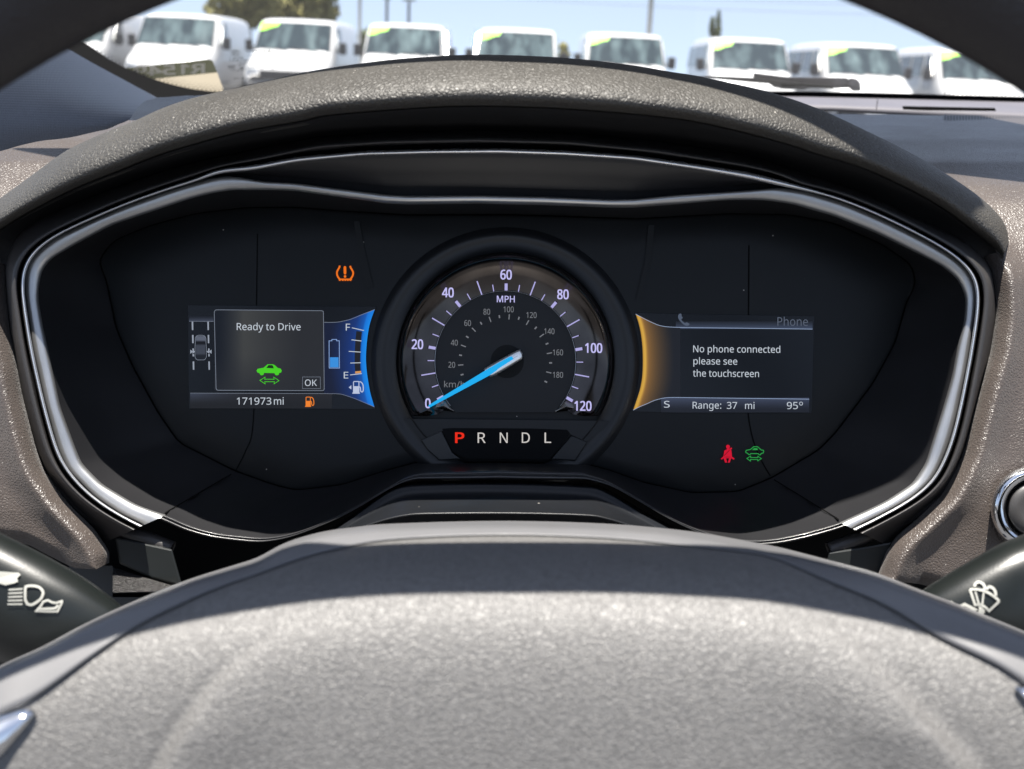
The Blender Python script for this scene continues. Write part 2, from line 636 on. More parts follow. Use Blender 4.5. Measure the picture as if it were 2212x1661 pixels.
def idx(u, v):
    return int(round((math.atan2(v - PC[1], u - PC[0]) + math.pi) / (2 * math.pi) * NL)) % NL


L0 = polar([(83, 619), (89, 587), (107, 560), (161, 528), (242, 485), (322, 458), (403, 431), (456, 417), (500, 410), (540, 410), (591, 410), (638, 412),
            (735, 425), (790, 432), (833, 438), (882, 440), (1028, 438), (1175, 441), (1321, 447), (1370, 447), (1468, 440), (1566, 432), (1610, 431), (1654, 432), (1712, 440),
            (1800, 465), (1888, 500), (1976, 543), (2034, 573), (2069, 602), (2087, 640), (2084, 690), (2069, 748), (2058, 810), (2035, 890),
            (2009, 972), (2000, 1001), (1971, 1045), (1913, 1083), (1869, 1104), (1825, 1124), (1812, 1130), (1737, 1151), (1674, 1164), (1620, 1168),
            (1591, 1164), (1514, 1148), (1437, 1112), (1361, 1065), (1309, 1036), (1258, 1021), (1078, 1016), (909, 1021), (873, 1031), (822, 1062),
            (745, 1108), (643, 1150), (594, 1160), (566, 1162), (468, 1152), (410, 1136), (355, 1110), (342, 1108), (293, 1090), (220, 1046),
            (176, 1001), (164, 972), (130, 880), (103, 754), (91, 700), (82, 646)], 1)
L1 = polar([(54, 574), (64, 555), (107, 517), (188, 480), (268, 445), (376, 407), (456, 384), (497, 380), (537, 386), (560, 392), (638, 396), (735, 409),
            (833, 421), (882, 424), (1028, 423), (1175, 426), (1321, 432), (1370, 431), (1468, 421), (1570, 415), (1625, 411), (1683, 405), (1742, 412),
            (1830, 438), (1917, 476), (2005, 520), (2064, 555), (2099, 587), (2110, 617), (2108, 661), (2102, 704), (2093, 763), (2084, 810),
            (2068, 890), (2053, 950), (2038, 990), (2015, 1036), (1971, 1075), (1913, 1107), (1854, 1136), (1816, 1155), (1737, 1172), (1674, 1186),
            (1591, 1184), (1514, 1172), (1437, 1134), (1361, 1088), (1309, 1056), (1258, 1042), (1078, 1038), (909, 1042), (873, 1054), (822, 1084), (745, 1130),
            (643, 1172), (566, 1184), (468, 1178), (410, 1165), (345, 1151), (263, 1113), (205, 1075), (146, 1016), (126, 972), (98, 870), (72, 754),
            (64, 700), (55, 646), (52, 600)], 1)
LA, LB, LC, LD = [], [], [], []   # upper lip inner, outer, gap, ridge
top_in = [(470, 372), (540, 369), (638, 350), (784, 336), (931, 332), (1077, 331), (1224, 336), (1370, 346), (1517, 368), (1620, 386), (1690, 402)]
top_out = [(470, 364), (540, 359), (638, 340), (784, 327), (931, 323), (1077, 321), (1224, 326), (1370, 336), (1517, 357), (1620, 373), (1690, 390)]
top_rid = [(470, 358), (540, 346), (686, 316), (833, 306), (1028, 302), (1224, 307), (1419, 326), (1620, 358), (1690, 376)]


def sides(base, off, top):
    pts = []
    for i in range(0, NL, 4):
        x, y = xy(i, base[i] + off)
        if y < 500 and top[0][0] - 30 < x < top[-1][0] + 30: continue
        pts.append((x, y))
    return polar(pts + top, 7)


LA = sides(L1, 2.5, top_in)
LB = sides(L1, 9, top_out)
LC = sides(L1, 14, [(x, (y + z) / 2) for (x, y), (_, z) in zip(top_out, [(q, interp(top_rid, q)) for q, _ in top_out])])
LD = sides(L1, 24, top_rid)
F0 = polar([(13, 585), (16, 560), (30, 520), (54, 490), (107, 462), (188, 428), (268, 398), (376, 362), (456, 342), (540, 325), (686, 296), (833, 286), (1028, 282),
            (1224, 287), (1419, 306), (1566, 327), (1620, 337), (1712, 366), (1859, 414), (1976, 470), (2064, 510), (2110, 540), (2140, 585), (2148, 630),
            (2150, 680), (2138, 763), (2124, 810), (2100, 900), (2079, 981), (2059, 1025), (2030, 1074), (1971, 1130), (1936, 1159), (1913, 1191),
            (1892, 1247), (1700, 1260), (1400, 1240), (1078, 1220), (800, 1240), (450, 1262), (230, 1225), (238, 1197), (205, 1145), (146, 1086), (97, 1019), (79, 972),
            (50, 860), (35, 776), (24, 722), (16, 640)], 1)
LM = polar([(232, 600), (215, 565), (250, 520), (330, 488), (430, 462), (540, 450), (640, 450), (735, 458), (882, 468), (1100, 468), (1370, 476), (1566, 464), (1700, 465), (1800, 484),
            (1900, 528), (1965, 572), (1975, 615), (1955, 650), (1930, 740),
            (1880, 830), (1800, 935), (1763, 972), (1664, 1030), (1591, 1060), (1488, 1062), (1386, 1039), (1309, 1011), (1258, 998), (1078, 994), (899, 996),
            (822, 1018), (745, 1044), (643, 1057), (594, 1045), (512, 1016), (424, 972), (390, 955), (345, 890), (290, 790), (255, 710)], 2)

IL, IR = idx(348, 1120), idx(1818, 1134)       # ends of the silver band


def rng_top():           # indices from lower-left round the top to lower-right
    return list(range(IL, NL)) + list(range(0, IR + 1))


def rng_bot():
    return list(range(IR, IL + 1))


def rows(rg, specs):
    """specs: list of (loop, offset px, depth or function)"""
    out = []
    for loop, off, d in specs:
        r = []
        for i in rg:
            x, y = xy(i, loop[i] + off)
            r.append(W(x, y, d(x, y) if callable(d) else d))
        out.append(r)
    return out


# ================================================================== INSTRUMENT CLUSTER
cluster = empty('instrument_cluster', W(1090, 1180, 0.5), 'wide instrument cluster with round speedometer, two screens and silver surround, lit on black', 'instrument cluster')
TOP, BOT, ALL = rng_top(), rng_bot(), list(range(NL))

# flat mask behind the print
g = Geo()
g.grid(rows(ALL, [(LM, 2, 0.5005), (LM, -6, 0.500), ([r * 0.8 for r in LM], 0, 0.500), ([r * 0.5 for r in LM], 0, 0.500), ([1.0] * NL, 0, 0.500)]), closed=True)
g.build('mask_panel', MASK, cluster)
# groove round the mask, then the sloping surround up to the frame
g = Geo()
g.grid(rows(list(range(idx(1950, 640), NL)) + list(range(0, idx(232, 620) + 1)) if idx(1950, 640) > idx(232, 620) else list(range(idx(1950, 640), idx(232, 620) + 1)), [(LM, 2, 0.5015), (LM, 4.6, 0.5015), (LM, 5.4, 0.4996)]))
g.build('mask_groove', GROOVE, cluster)


def mid(a, b, t):
    return [x + (y - x) * t for x, y in zip(a, b)]


g = Geo()
g.grid(rows(ALL, [(LM, 5.5, 0.4998), (mid(LM, L0, 0.15), 3, 0.4955), (mid(LM, L0, 0.5), 1, 0.485), (mid(LM, L0, 0.8), 0, 0.473), (L0, 1, 0.463)]), closed=True)
g.build('surround_slope', MASK2, cluster)

# silver band: round profile
g = Geo()
g.grid(rows(TOP, [(L0, -2, 0.4665), (L0, 0, 0.4620), (mid(L0, L1, 0.12), 0, 0.4604), (mid(L0, L1, 0.35), 0, 0.4597), (mid(L0, L1, 0.65), 0, 0.4593), (mid(L0, L1, 0.9), 0, 0.4593), (L1, 0, 0.4603), (L1, 1.5, 0.467)]))
g.build('silver_band', SATIN, cluster)
# dark crescent panel between the band and the upper lip, with its crease
cre = polar([(470, 376), (540, 376), (600, 380), (686, 386), (833, 401), (1028, 402), (1224, 408), (1370, 412), (1517, 405), (1620, 399), (1680, 397)] +
            [xy(i, L1[i] + 1.2) for i in range(0, NL, 4) if not (440 < xy(i, L1[i])[0] < 1720 and xy(i, L1[i])[1] < 500)], 1)
g = Geo()
g.grid(rows(TOP, [(L1, 1, 0.4665), (mid(L1, cre, 0.5), 0, 0.4655), (cre, 2.5, 0.4640)]))
g.build('visor_lower_panel', MASK2, cluster)
g = Geo()
g.grid(rows(TOP, [(cre, 2.3, 0.4640), (cre, 1, 0.4665), (cre, -1.2, 0.4665), (cre, -1.6, 0.4632)]))
g.build('panel_crease', GROOVE, cluster)
g = Geo()
g.grid(rows(TOP, [(cre, -1.4, 0.4632), (mid(cre, LA, 0.4), 0, 0.4600), (mid(cre, LA, 0.85), 0, 0.4555), (LA, 0.5, 0.4550)]))
g.build('visor_upper_panel', MASK2, cluster)
g = Geo()
g.grid(rows(TOP, [(LA, -1, 0.4560), (LA, 1, 0.4535), (mid(LA, LB, 0.5), 0, 0.4525), (LB, -1, 0.4535), (LB, 1.5, 0.4575)]))
g.build('silver_lip', mat('lip_silver', (0.85, 0.85, 0.86), 0.28, metal=0.85, var=0.05, vscale=60), cluster)
g = Geo()
g.grid(rows(TOP, [(LB, 1, 0.4570), (LB, 2.5, 0.4660), (LC, 2, 0.4660)]))
g.build('frame_gap', GROOVE, cluster)
g = Geo()
g.grid(rows(TOP, [(LC, 1, 0.4660), (LC, 3, 0.4570), (LD, -4, 0.4530), (LD, 0, 0.4525), (LD, 6, 0.4545), (mid(LD, F0, 0.7), 2, 0.462), (F0, 4, 0.474)]))
g.build('black_frame', BEZEL, cluster)

# lower lip: twin beads, then the shelf steps down to the column
BL = polar([xy(i, L0[i]) for i in range(NL)], 3)
g = Geo()
g.grid(rows(BOT, [(BL, -1, 0.4640), (BL, 2.5, 0.4602), (BL, 5, 0.4600), (BL, 7.5, 0.4630), (BL, 9, 0.4625), (BL, 12, 0.4585), (BL, 15.5, 0.4585), (BL, 18, 0.4640), (BL, 19, 0.480)]))
g.build('lower_lip', mat('lip_gloss', (0.035, 0.035, 0.037), 0.3, spec=0.7, coat=0.15), cluster)
BK = mat('shelf_black', (0.009, 0.010, 0.012), 0.34, spec=0.3, var=0.1, vscale=30, bump=0.1, bscale=1800, bdist=0.0001, dust=0.006, dustscale=500)
sh3 = [(560, 1240), (700, 1160), (760, 1120), (810, 1084), (848, 1060), (899, 1049), (1078, 1046), (1258, 1052), (1309, 1064), (1386, 1110), (1463, 1152), (1560, 1205), (1620, 1240)]
sh4 = [(620, 1260), (720, 1180), (760, 1149), (822, 1126), (873, 1114), (925, 1110), (1104, 1109), (1258, 1113), (1309, 1120), (1386, 1145), (1450, 1178), (1560, 1260)]
a3 = resample(catmull(sh3, 5), 90)
a4 = resample(catmull(sh4, 5), 90)
g = Geo()
rws = []
for off, d, s in [(-9, .475, 0), (-3, .463, 0), (0, .4585, 0), (3, .4575, 0), (9, .4580, 0), (0, .452, .5), (-6, .436, 1), (-3, .4335, 1), (0, .4325, 1), (3, .4335, 1), (6, .437, 1), (30, .447, 1), (160, .46, 1)]:
    r = []
    for p, q in zip(a3, a4):
        x = p[0] + (q[0] - p[0]) * s
        y = p[1] + (q[1] - p[1]) * s + off
        r.append(W(x, y, d))
    rws.append(r)
g.grid(rws)
g.build('column_shelf', BK, cluster)

# small closing panels left and right below the frame
for nm, pts in (('end_panel', [(247, 1159), (372, 1186), (395, 1268), (330, 1250), (258, 1218)]),
                ('end_panel', [(1928, 1170), (1900, 1260), (1780, 1245), (1790, 1192), (1860, 1182)])):
    g = Geo()
    g.prism([W(x, y, 0.462) for x, y in pts], [W(x, y, 0.48) for x, y in pts])
    bevel(g.build(nm, mat('end_panel_black', (0.011, 0.013, 0.013), 0.4, var=0.1, vscale=50, bump=0.2, bscale=2000, bdist=0.0001), cluster, smooth=False), 0.0008)
# outer black bead running on below the silver band ends
for pts in ([(120, 1010), (150, 1058), (200, 1105), (262, 1140), (320, 1160), (372, 1180)], [(2062, 1000), (2030, 1050), (1975, 1098), (1910, 1132), (1850, 1160), (1790, 1182)]):
    p2 = catmull(pts, 6)
    g = Geo()
    g.tube([W(x, y + 6, 0.466) for x, y in p2], 0.0032, 10)
    g.build('frame_bead', BEZEL, cluster)

# seams
ink = Ink(0.4997)
ink.stroke(catmull([(556, 505), (554, 650), (551, 800), (545, 930), (530, 975), (510, 1015)], 5), 2.0)
ink.build('panel_seam', GROOVE, cluster)
ink = Ink(0.4997)
ink.stroke(catmull([(1618, 530), (1617, 700), (1615, 860), (1622, 930), (1640, 985), (1664, 1028)], 5), 2.6)
ink.build('panel_seam', GROOVE, cluster)


def slope_d(x, y):
    i = idx(x, y)
    r = math.hypot(x - PC[0], y - PC[1])
    t = (r - LM[i]) / (L0[i] - LM[i])
    return interp([(0, .4995), (.15, .4955), (.5, .485), (.8, .473), (1, .463)], t) - 0.0012


ink = Ink(place=lambda u, v: W(u, v, slope_d(u, v)))
ink.stroke(resample([(500, 1024), (356, 1108)], 14), 2.6)
ink.build('slope_seam', GROOVE, cluster)
ink = Ink(place=lambda u, v: W(u, v, slope_d(u, v)))
ink.stroke(resample([(1672, 1036), (1812, 1122)], 14), 2.6)
ink.build('slope_seam', GROOVE, cluster)
# faint slanted reflections beside the dial, built as thin strips
STRIPM = mat('reflection_strip', (0.0075, 0.0085, 0.0095), 0.5, spec=0.24, var=0.1, vscale=30)
for pts in ([(764, 478), (776, 478), (792, 560), (806, 618), (790, 622), (778, 560)], [(1401, 486), (1414, 486), (1405, 570), (1388, 640), (1374, 645), (1392, 570)]):
    g = Geo()
    g.prism([W(x, y, 0.4992) for x, y in pts], [W(x, y, 0.5004) for x, y in pts])
    g.build('reflection_strip', STRIPM, cluster, smooth=False)
DC = c5(912, 867)      # dial centre
SC5 = 3.2379


def dial(name, m, specs, a0=0, a1=360, n=120, centre=DC):
    g_ = Geo()
    rws_ = []
    for r, d in specs:
        rws_.append([W(centre[0] + r * math.cos(rad(a0 + (a1 - a0) * k / n)), centre[1] + r * math.sin(rad(a0 + (a1 - a0) * k / n)), d) for k in range(n + 1)])
    g_.grid(rws_)
    return g_.build(name, m, cluster)


# ring wall and face
dial('dial_ring', RING, [(290, 0.4998), (282, 0.4982), (276, 0.4972), (269, 0.4970), (263, 0.4976), (245, 0.4980), (236, 0.4965)])
# smoked reflective bowl, cut flat at the bottom
BY = c5(0, 1248)[1]
g = Geo()
rws_ = []
for r, d in [(234, 0.4917), (229, 0.4935), (215, 0.4960), (185, 0.4974), (158, 0.4984), (152.5, 0.4986)]:
    r_ = []
    for k in range(151):
        a = rad(142 + (398 - 142) * k / 150)
        x, y = DC[0] + r * math.cos(a), DC[1] + r * math.sin(a)
        r_.append(W(x, min(y, BY), d))
    rws_.append(r_)
g.grid(rws_)
g.build('dial_bowl', SMOKE, cluster)
g = Geo()
pts = []
for k in range(101):
    a = rad(141 + (399 - 141) * k / 100)
    pts.append((DC[0] + 152.5 * math.cos(a), DC[1] + 152.5 * math.sin(a)))
pts += [c5(1250, 1222), c5(562, 1222)]
g.add([W(x, y, 0.4984) for x, y in pts], [tuple(range(len(pts)))])
g.build('dial_face', DIALF, cluster, smooth=False)
dial('face_edge_ring', mat('edge_ring', (0.3, 0.3, 0.3), 0.2, metal=1.0, var=0.2, vscale=60), [(153.6, 0.4984), (152.8, 0.4972), (151.8, 0.4972), (151.2, 0.4984)], 141, 399)
dial('pivot_recess', mat('recess_black', (0.005, 0.0055, 0.006), 0.6, spec=0.2), [(36, 0.49835), (34, 0.49832), (0.5, 0.49832)], centre=c5(925, 867))
# chrome flare wedges where the bowl ends
for pts in ([(428, 1130), (484, 1108), (560, 1222), (520, 1215), (400, 1200)], [(1330, 1112), (1385, 1145), (1420, 1205), (1320, 1215), (1254, 1224)]):
    g = Geo()
    q = [c5(*p) for p in pts]
    q = resample(q + [q[0]], 24)[:-1]
    cx_, cy_ = sum(p[0] for p in q) / len(q), sum(p[1] for p in q) / len(q)
    g.grid([[W(x, y, 0.4985) for x, y in q], [W(cx_ + (x - cx_) * .6, cy_ + (y - cy_) * .6, 0.4972) for x, y in q], [W(cx_, cy_, 0.4969) for _ in q]], closed=True)
    g.build('bowl_flare', mat('flare_chrome', (0.20, 0.185, 0.17), 0.25, metal=1.0, var=0.3, vscale=120), cluster)
# housing below the dial with the gear window
pts = [c5(*p) for p in [(195, 1268), (1640, 1282), (1590, 1345), (1480, 1428), (1370, 1378), (1345, 1345), (1100, 1336), (520, 1333), (480, 1350), (330, 1412)]]
g = Geo()
g.prism([W(x, y, 0.4970) for x, y in pts], [W(x, y, 0.499) for x, y in pts])
g.build('dial_lower_housing', mat('housing_black', (0.0095, 0.0105, 0.012), 0.4, var=0.1, vscale=30, spec=0.3), cluster, smooth=False)
pts = [c5(*p) for p in [(470, 1338), (530, 1333), (1100, 1336), (1345, 1345), (1355, 1385), (1222, 1552), (640, 1545), (545, 1500)]]
g = Geo()
g.prism([W(x, y, 0.4967) for x, y in pts], [W(x, y, 0.499) for x, y in pts])
g.build('gear_window', mat('gear_window_black', (0.003, 0.0032, 0.004), 0.5, spec=0.08), cluster, smooth=False)
pts = [c5(*p) for p in [(1375, 1385), (1488, 1432), (1400, 1562), (1232, 1552)]]
g = Geo()
g.prism([W(x, y, 0.4964) for x, y in pts], [W(x, y, 0.499) for x, y in pts])
bevel(g.build('housing_facet', mat('facet_black', (0.011, 0.0125, 0.014), 0.4, spec=0.35, var=0.1, vscale=30), cluster, smooth=False), 0.0005)
pts = [c5(*p) for p in [(320, 1418), (465, 1352), (540, 1505), (600, 1550), (450, 1560), (370, 1490)]]
g = Geo()
g.prism([W(x, y, 0.4964) for x, y in pts], [W(x, y, 0.499) for x, y in pts])
bevel(g.build('housing_facet', mat('housing_black2', (0.009, 0.010, 0.011), 0.4, var=0.1, vscale=30), cluster, smooth=False), 0.0005)

# --- dial print
LIL = glow('print_lilac', 196, 192, 245)
LILT = glow('print_lilac_dim', 176, 172, 226)
GRY = glow('print_grey', 112, 115, 120)
ink = Ink(0.4957)
for mph in range(0, 121, 5):
    a = rad(209.3 - 1.998 * mph)
    if mph % 20 == 0:
        r0, r1, w = 153.5, 168.5, 6.2
    elif mph % 10 == 0:
        r0, r1, w = 153, 184, 2.6
    else:
        r0, r1, w = 153.5, 168, 2.0
    p, q = (DC[0] + r0 * math.cos(a), DC[1] - r0 * math.sin(a)), (DC[0] + r1 * math.cos(a), DC[1] - r1 * math.sin(a))
    ink.stroke([p, q], w)
ink.build('mph_tick_marks', LILT, cluster)
for t, x, y in (('0', 370, 1158), ('20', 297, 745), ('40', 510, 383), ('60', 917, 258), ('80', 1315, 396), ('100', 1530, 771), ('120', 1455, 1176)):
    ink = Ink(0.4914, conv=c5)
    ink.text(t, x, 0, y + 34, 66, slope=0.012, bold=0.022, ratio=0.80)
    ink.build('mph_numeral', LIL, cluster)
Ink(0.4975, conv=c5).text('MPH', 853, 977, 452, 45, slope=0.012, bold=0.01).build('mph_legend', LIL, cluster)
ink = Ink(0.4979)
for kmh in range(10, 191, 10):
    a = rad(209.3 - 1.998 * kmh * 0.62137)
    r0, r1, w = (91, 102.5, 2.4) if kmh % 20 == 0 else (94.5, 101, 3.2)
    ink.stroke([(DC[0] + r0 * math.cos(a), DC[1] - r0 * math.sin(a)), (DC[0] + r1 * math.cos(a), DC[1] - r1 * math.sin(a))], w)
ink.build('kmh_tick_marks', GRY, cluster)
for t, x, y in (('20', 537, 890), ('40', 555, 735), ('60', 648, 598), ('80', 782, 519), ('100', 935, 502), ('120', 1095, 542), ('140', 1220, 655), ('160', 1280, 803), ('180', 1280, 960)):
    Ink(0.4979, conv=c5).text(t, x, 0, y + 20, 40, slope=0.012, bold=0.008, ratio=0.80).build('kmh_numeral', GRY, cluster)
Ink(0.4979, conv=c5).text('km/h', 484, 628, 1047, 42, slope=0.012).build('kmh_legend', GRY, cluster)

# --- needle
g = Geo()
pts = [(373, 1174), (383, 1189), (798, 966), (845, 934), (862, 918), (968, 850), (957, 831), (938, 836), (846, 886), (826, 898), (778, 926)]
q = [c5(*p) for p in pts]
g.prism([W(x, y, 0.4905) for x, y in q], [W(x, y, 0.4922) for x, y in q])
needle = g.build('needle', glow('needle_blue', 24, 172, 240), cluster, smooth=False)
# chrome cap: rounded bar under the needle
cap = [(762, 925), (800, 972), (845, 962), (1012, 862), (1030, 845), (1032, 812), (1018, 790), (995, 788), (812, 888)]
q = resample(catmull([c5(*p) for p in cap], 4, closed=True) + [c5(*cap[0])], 60)[:-1]
cx_, cy_ = c5(900, 880)


def shrink(p, k):
    # contract toward the bar axis
    ax, ay = c5(790, 945); bx, by = c5(1012, 820)
    t = ((p[0] - ax) * (bx - ax) + (p[1] - ay) * (by - ay)) / ((bx - ax) ** 2 + (by - ay) ** 2)
    t = min(max(t, 0.08), 0.94)
    px, py = ax + (bx - ax) * t, ay + (by - ay) * t
    return px + (p[0] - px) * k, py + (p[1] - py) * k


g = Geo()
g.grid([[W(*p, 0.4975) for p in q], [W(*p, 0.4935) for p in q], [W(*shrink(p, .88), 0.4918) for p in q], [W(*shrink(p, .55), 0.4916) for p in q], [W(*shrink(p, .02), 0.4916) for p in q]], closed=True)
g.build('needle_cap', mat('cap_chrome', (0.85, 0.84, 0.82), 0.28, metal=0.8), needle)

# --- gear letters
for t, x0, x1, m_, bd in (('P', 563, 622, glow('print_red', 235, 40, 12), 0.03), ('R', 718, 774, glow('print_white', 205, 200, 196), 0.0), ('N', 873, 928, None, 0), ('D', 1027, 1083, None, 0), ('L', 1186, 1232, None, 0)):
    m_ = m_ or MATS['print_white']
    Ink(0.4964, conv=c5).text(t, x0, x1, 1436, 72, slope=0.012, bold=bd).build('gear_letter', m_, cluster)


# --- screens
def lc(c): return tuple(lin(x) for x in c)


def lerp3(a, b, t):
    t = min(max(t, 0), 1)
    return tuple(x + (y - x) * t for x, y in zip(a, b))


SCREEN = glow_attr('screen_image')


def field(name, parent, d, rows_px, colf, conv):
    vs, fs, cs_ = [], [], []
    n = len(rows_px[0])
    for r in rows_px:
        for p in r:
            vs.append(W(*conv(*p), d)); cs_.append(lc(colf(*p)))
    for i in range(len(rows_px) - 1):
        for j in range(n - 1):
            fs.append((i * n + j, i * n + j + 1, (i + 1) * n + j + 1, (i + 1) * n + j))
    return build(name, vs, fs, SCREEN, parent, smooth=False, colors=cs_)


def rectrows(x0, y0, x1, y1, nx=24, ny=16):
    return [[(x0 + (x1 - x0) * i / nx, y0 + (y1 - y0) * j / ny) for i in range(nx + 1)] for j in range(ny + 1)]


# left screen
g = Geo()
q = [c4(*p) for p in [(225, 268), (1890, 280), (1830, 450), (1808, 600), (1800, 740), (1815, 900), (1840, 1050), (1882, 1185), (235, 1180)]]
g.prism([W(x, y, 0.4992) for x, y in q], [W(x, y, 0.5003) for x, y in q])
ls = g.build('left_screen', mat('screen_black', (0.006, 0.007, 0.009), 0.25, spec=0.3), cluster, smooth=False)
WT = glow('screen_white', 196, 204, 214)
DIMW = glow('screen_grey', 120, 128, 142)
larc = [(1878, 305), (1850, 380), (1828, 460), (1812, 560), (1803, 660), (1800, 740), (1805, 830), (1818, 930), (1838, 1040), (1858, 1110), (1875, 1168)]
ltop = [(1430, 418), (1500, 419), (1560, 415), (1650, 396), (1700, 378), (1750, 357), (1878, 305)]
lbot = [(1430, 1049), (1500, 1050), (1560, 1052), (1600, 1059), (1700, 1092), (1800, 1134), (1875, 1168)]
T_, B_, A_ = catmull(ltop, 4), catmull(lbot, 4), catmull(larc, 4)


def arc_x(pts, y):
    return interp(sorted((p[1], p[0]) for p in pts), y)


# blue fuel field: columns from x=1430 to the arc
rws_ = []
NY = 30
for j in range(NY + 1):
    t = j / NY
    row = []
    for i in range(31):
        s_ = i / 30
        # point on top curve/bottom curve at this column
        xt, xb = 1430 + (1878 - 1430) * s_, 1430 + (1875 - 1430) * s_
        yt, yb = interp(T_, xt), interp(B_, xb)
        y = yt + (yb - yt) * t
        xa = arc_x(A_, y)
        x = 1430 + (xa - 1430) * s_
        row.append((x, y))
    rws_.append(row)


def blue(x, y):
    dx = arc_x(A_, y) - x
    e = abs(y - 730) / 430
    if dx < 45: c = lerp3((14, 138, 232), (12, 112, 210), dx / 45)
    elif dx < 120: c = lerp3((12, 84, 172), (16, 52, 118), (dx - 45) / 75)
    else: c = lerp3((16, 50, 118), (14, 22, 48), (dx - 120) / 210)
    return lerp3(c, (20, 110, 215), max(0, e - 0.55) * 1.0 * max(0, 1 - dx / 130))


field('fuel_field', ls, 0.49905, rws_, blue, c4)
field('header_bar', ls, 0.49908, rectrows(236, 362, 452, 410, 4, 8), lambda x, y: lerp3((14, 17, 24), (62, 68, 84), (y - 362) / 48), c4)
field('footer_bar', ls, 0.49908, rectrows(245, 1048, 1500, 1180, 20, 8), lambda x, y: lerp3(lerp3((58, 64, 80), (34, 34, 38), (x - 245) / 500), (26, 27, 30), (y - 1048) / 90), c4)
pop = rectrows(458, 314, 1428, 1020, 30, 20)


def popc(x, y):
    t = (x - 458) / 970
    c = lerp3((14, 18, 26), (60, 61, 60), (t - 0.05) / 0.22) if t < 0.27 else lerp3((60, 61, 60), (36, 37, 40), (t - 0.27) / 0.5)
    return lerp3(c, (34, 36, 40), max(0, (y - 700) / 420))


field('popup_panel', ls, 0.4989, pop, popc, c4)
ink = Ink(0.4987, conv=c4)
ink.stroke([(458, 330), (466, 312), (480, 308), (1410, 316), (1422, 322), (1424, 336), (1431, 1005), (1428, 1018), (1415, 1023), (492, 1020), (478, 1014), (474, 1000)], 5, closed=True)
ink.stroke([(1240, 902), (1396, 902), (1398, 1005), (1238, 1005)], 3.2, closed=True)
ink.build('popup_outline', DIMW, ls)
ink = Ink(0.4987, conv=c4)
for pp_, ww_ in (([(236, 410), (452, 411)], 3), ([(245, 1045), (900, 1047)] + B_, 3.6), (T_, 4.2)):
    ink = Ink(0.4987, conv=c4)
    ink.stroke(pp_, ww_)
    ink.build('screen_rule', DIMW, ls)
Ink(0.4986, conv=c4).text('Ready to Drive', 657, 1222, 487, 62, slope=0.004).build('message_text', WT, ls)
Ink(0.4986, conv=c4).text('OK', 1260, 1366, 981, 56, slope=0.0).build('ok_text', WT, ls)
ink = Ink(0.4986, conv=c4)
ink.text('171973', 657, 963, 1146, 62, slope=0.002)
ink.text('mi', 986, 1072, 1147, 64, slope=0.0)
ink.build('odometer_text', WT, ls)
ink = Ink(0.4986, conv=c4)
ink.text('F', 1622, 1660, 491, 60, slope=0); ink.text('E', 1604, 1644, 915, 58, slope=0)
for a, b_ in (((1676, 467), (1782, 491)), ((1672, 573), (1761, 584)), ((1648, 675), (1754, 682)), ((1662, 779), (1754, 776)), ((1660, 884), (1764, 872))):
    ink.stroke([a, b_], 6.5)
ink.build('fuel_scale', WT, ls)
ink = Ink(0.4988, conv=c4)
ink.stroke(catmull([(1740, 498), (1730, 600), (1726, 690), (1725, 780), (1729, 850)], 4), 50)
ink.build('fuel_bar_empty', glow('fuel_bar_dark', 26, 27, 34), ls)
ink = Ink(0.4986, conv=c4)
ink.poly([(1705, 853), (1757, 848), (1758, 866), (1706, 872)])
ink.build('fuel_bar', glow('fuel_bar_orange', 214, 150, 84), ls)
# battery
ink = Ink(0.4986, conv=c4)
ink.stroke([(1474, 582), (1499, 582), (1499, 570), (1541, 570), (1541, 582), (1564, 582), (1566, 823), (1475, 823)], 5.5, closed=True)
ink.build('battery_outline', glow('battery_line', 140, 170, 220), ls)
ink = Ink(0.4986, conv=c4)
ink.poly([(1482, 728), (1557, 728), (1558, 817), (1482, 817)])
ink.build('battery_level', glow('battery_blue', 54, 140, 218), ls)


def pump(ink_, x, y, s, low=False):
    P = lambda pts: [(x + a * s, y + b * s) for a, b in pts]
    ink_.stroke(P([(10, 100), (10, 6), (16, 0), (54, 0), (58, 6), (58, 100)]), 8 * s)
    ink_.poly(P([(0, 98), (66, 98), (66, 108), (0, 108)]))
    ink_.poly(P([(10, 42), (58, 42), (58, 100), (10, 100)]))
    ink_.stroke(catmull(P([(62, 2), (78, 6), (92, 26), (96, 50), (96, 78), (88, 92), (76, 88), (72, 70), (70, 52), (60, 48)]), 3), 9 * s)


ink = Ink(0.4986, conv=c4)
pump(ink, 1680, 942, 1.0)
ink.poly([(1648, 994), (1671, 975), (1671, 1013)])
ink.build('fuel_pump_symbol', glow('pump_white', 186, 196, 222), ls)
ink = Ink(0.4986, conv=c4)
pump(ink, 1262, 1080, 0.8)
ink.build('low_fuel_symbol', glow('pump_orange', 240, 130, 42), ls)


def car_outline():
    return [(832, 845), (842, 830), (895, 820), (930, 790), (975, 790), (992, 796), (1020, 822), (1045, 828), (1055, 845), (1050, 862), (1032, 868), (1028, 882), (1012, 888),
            (1000, 885), (990, 868), (900, 866), (893, 882), (880, 888), (866, 884), (858, 868), (840, 862)]


GRN = glow('car_green', 70, 205, 30)
ink = Ink(0.4986, conv=c4)
ink.poly(car_outline())
ink.stroke([(862, 932), (908, 903), (905, 922), (988, 922), (984, 903), (1030, 934), (988, 963), (990, 944), (905, 944), (908, 963)], 5.5, closed=True)
ready = ink.build('ready_car_symbol', GRN, ls)
ink = Ink(0.4985, conv=c4)
ink.poly([(918, 822), (938, 797), (968, 797), (978, 804), (985, 826)])
ink.build('car_window', glow('screen_dark_green', 18, 46, 16), ready)
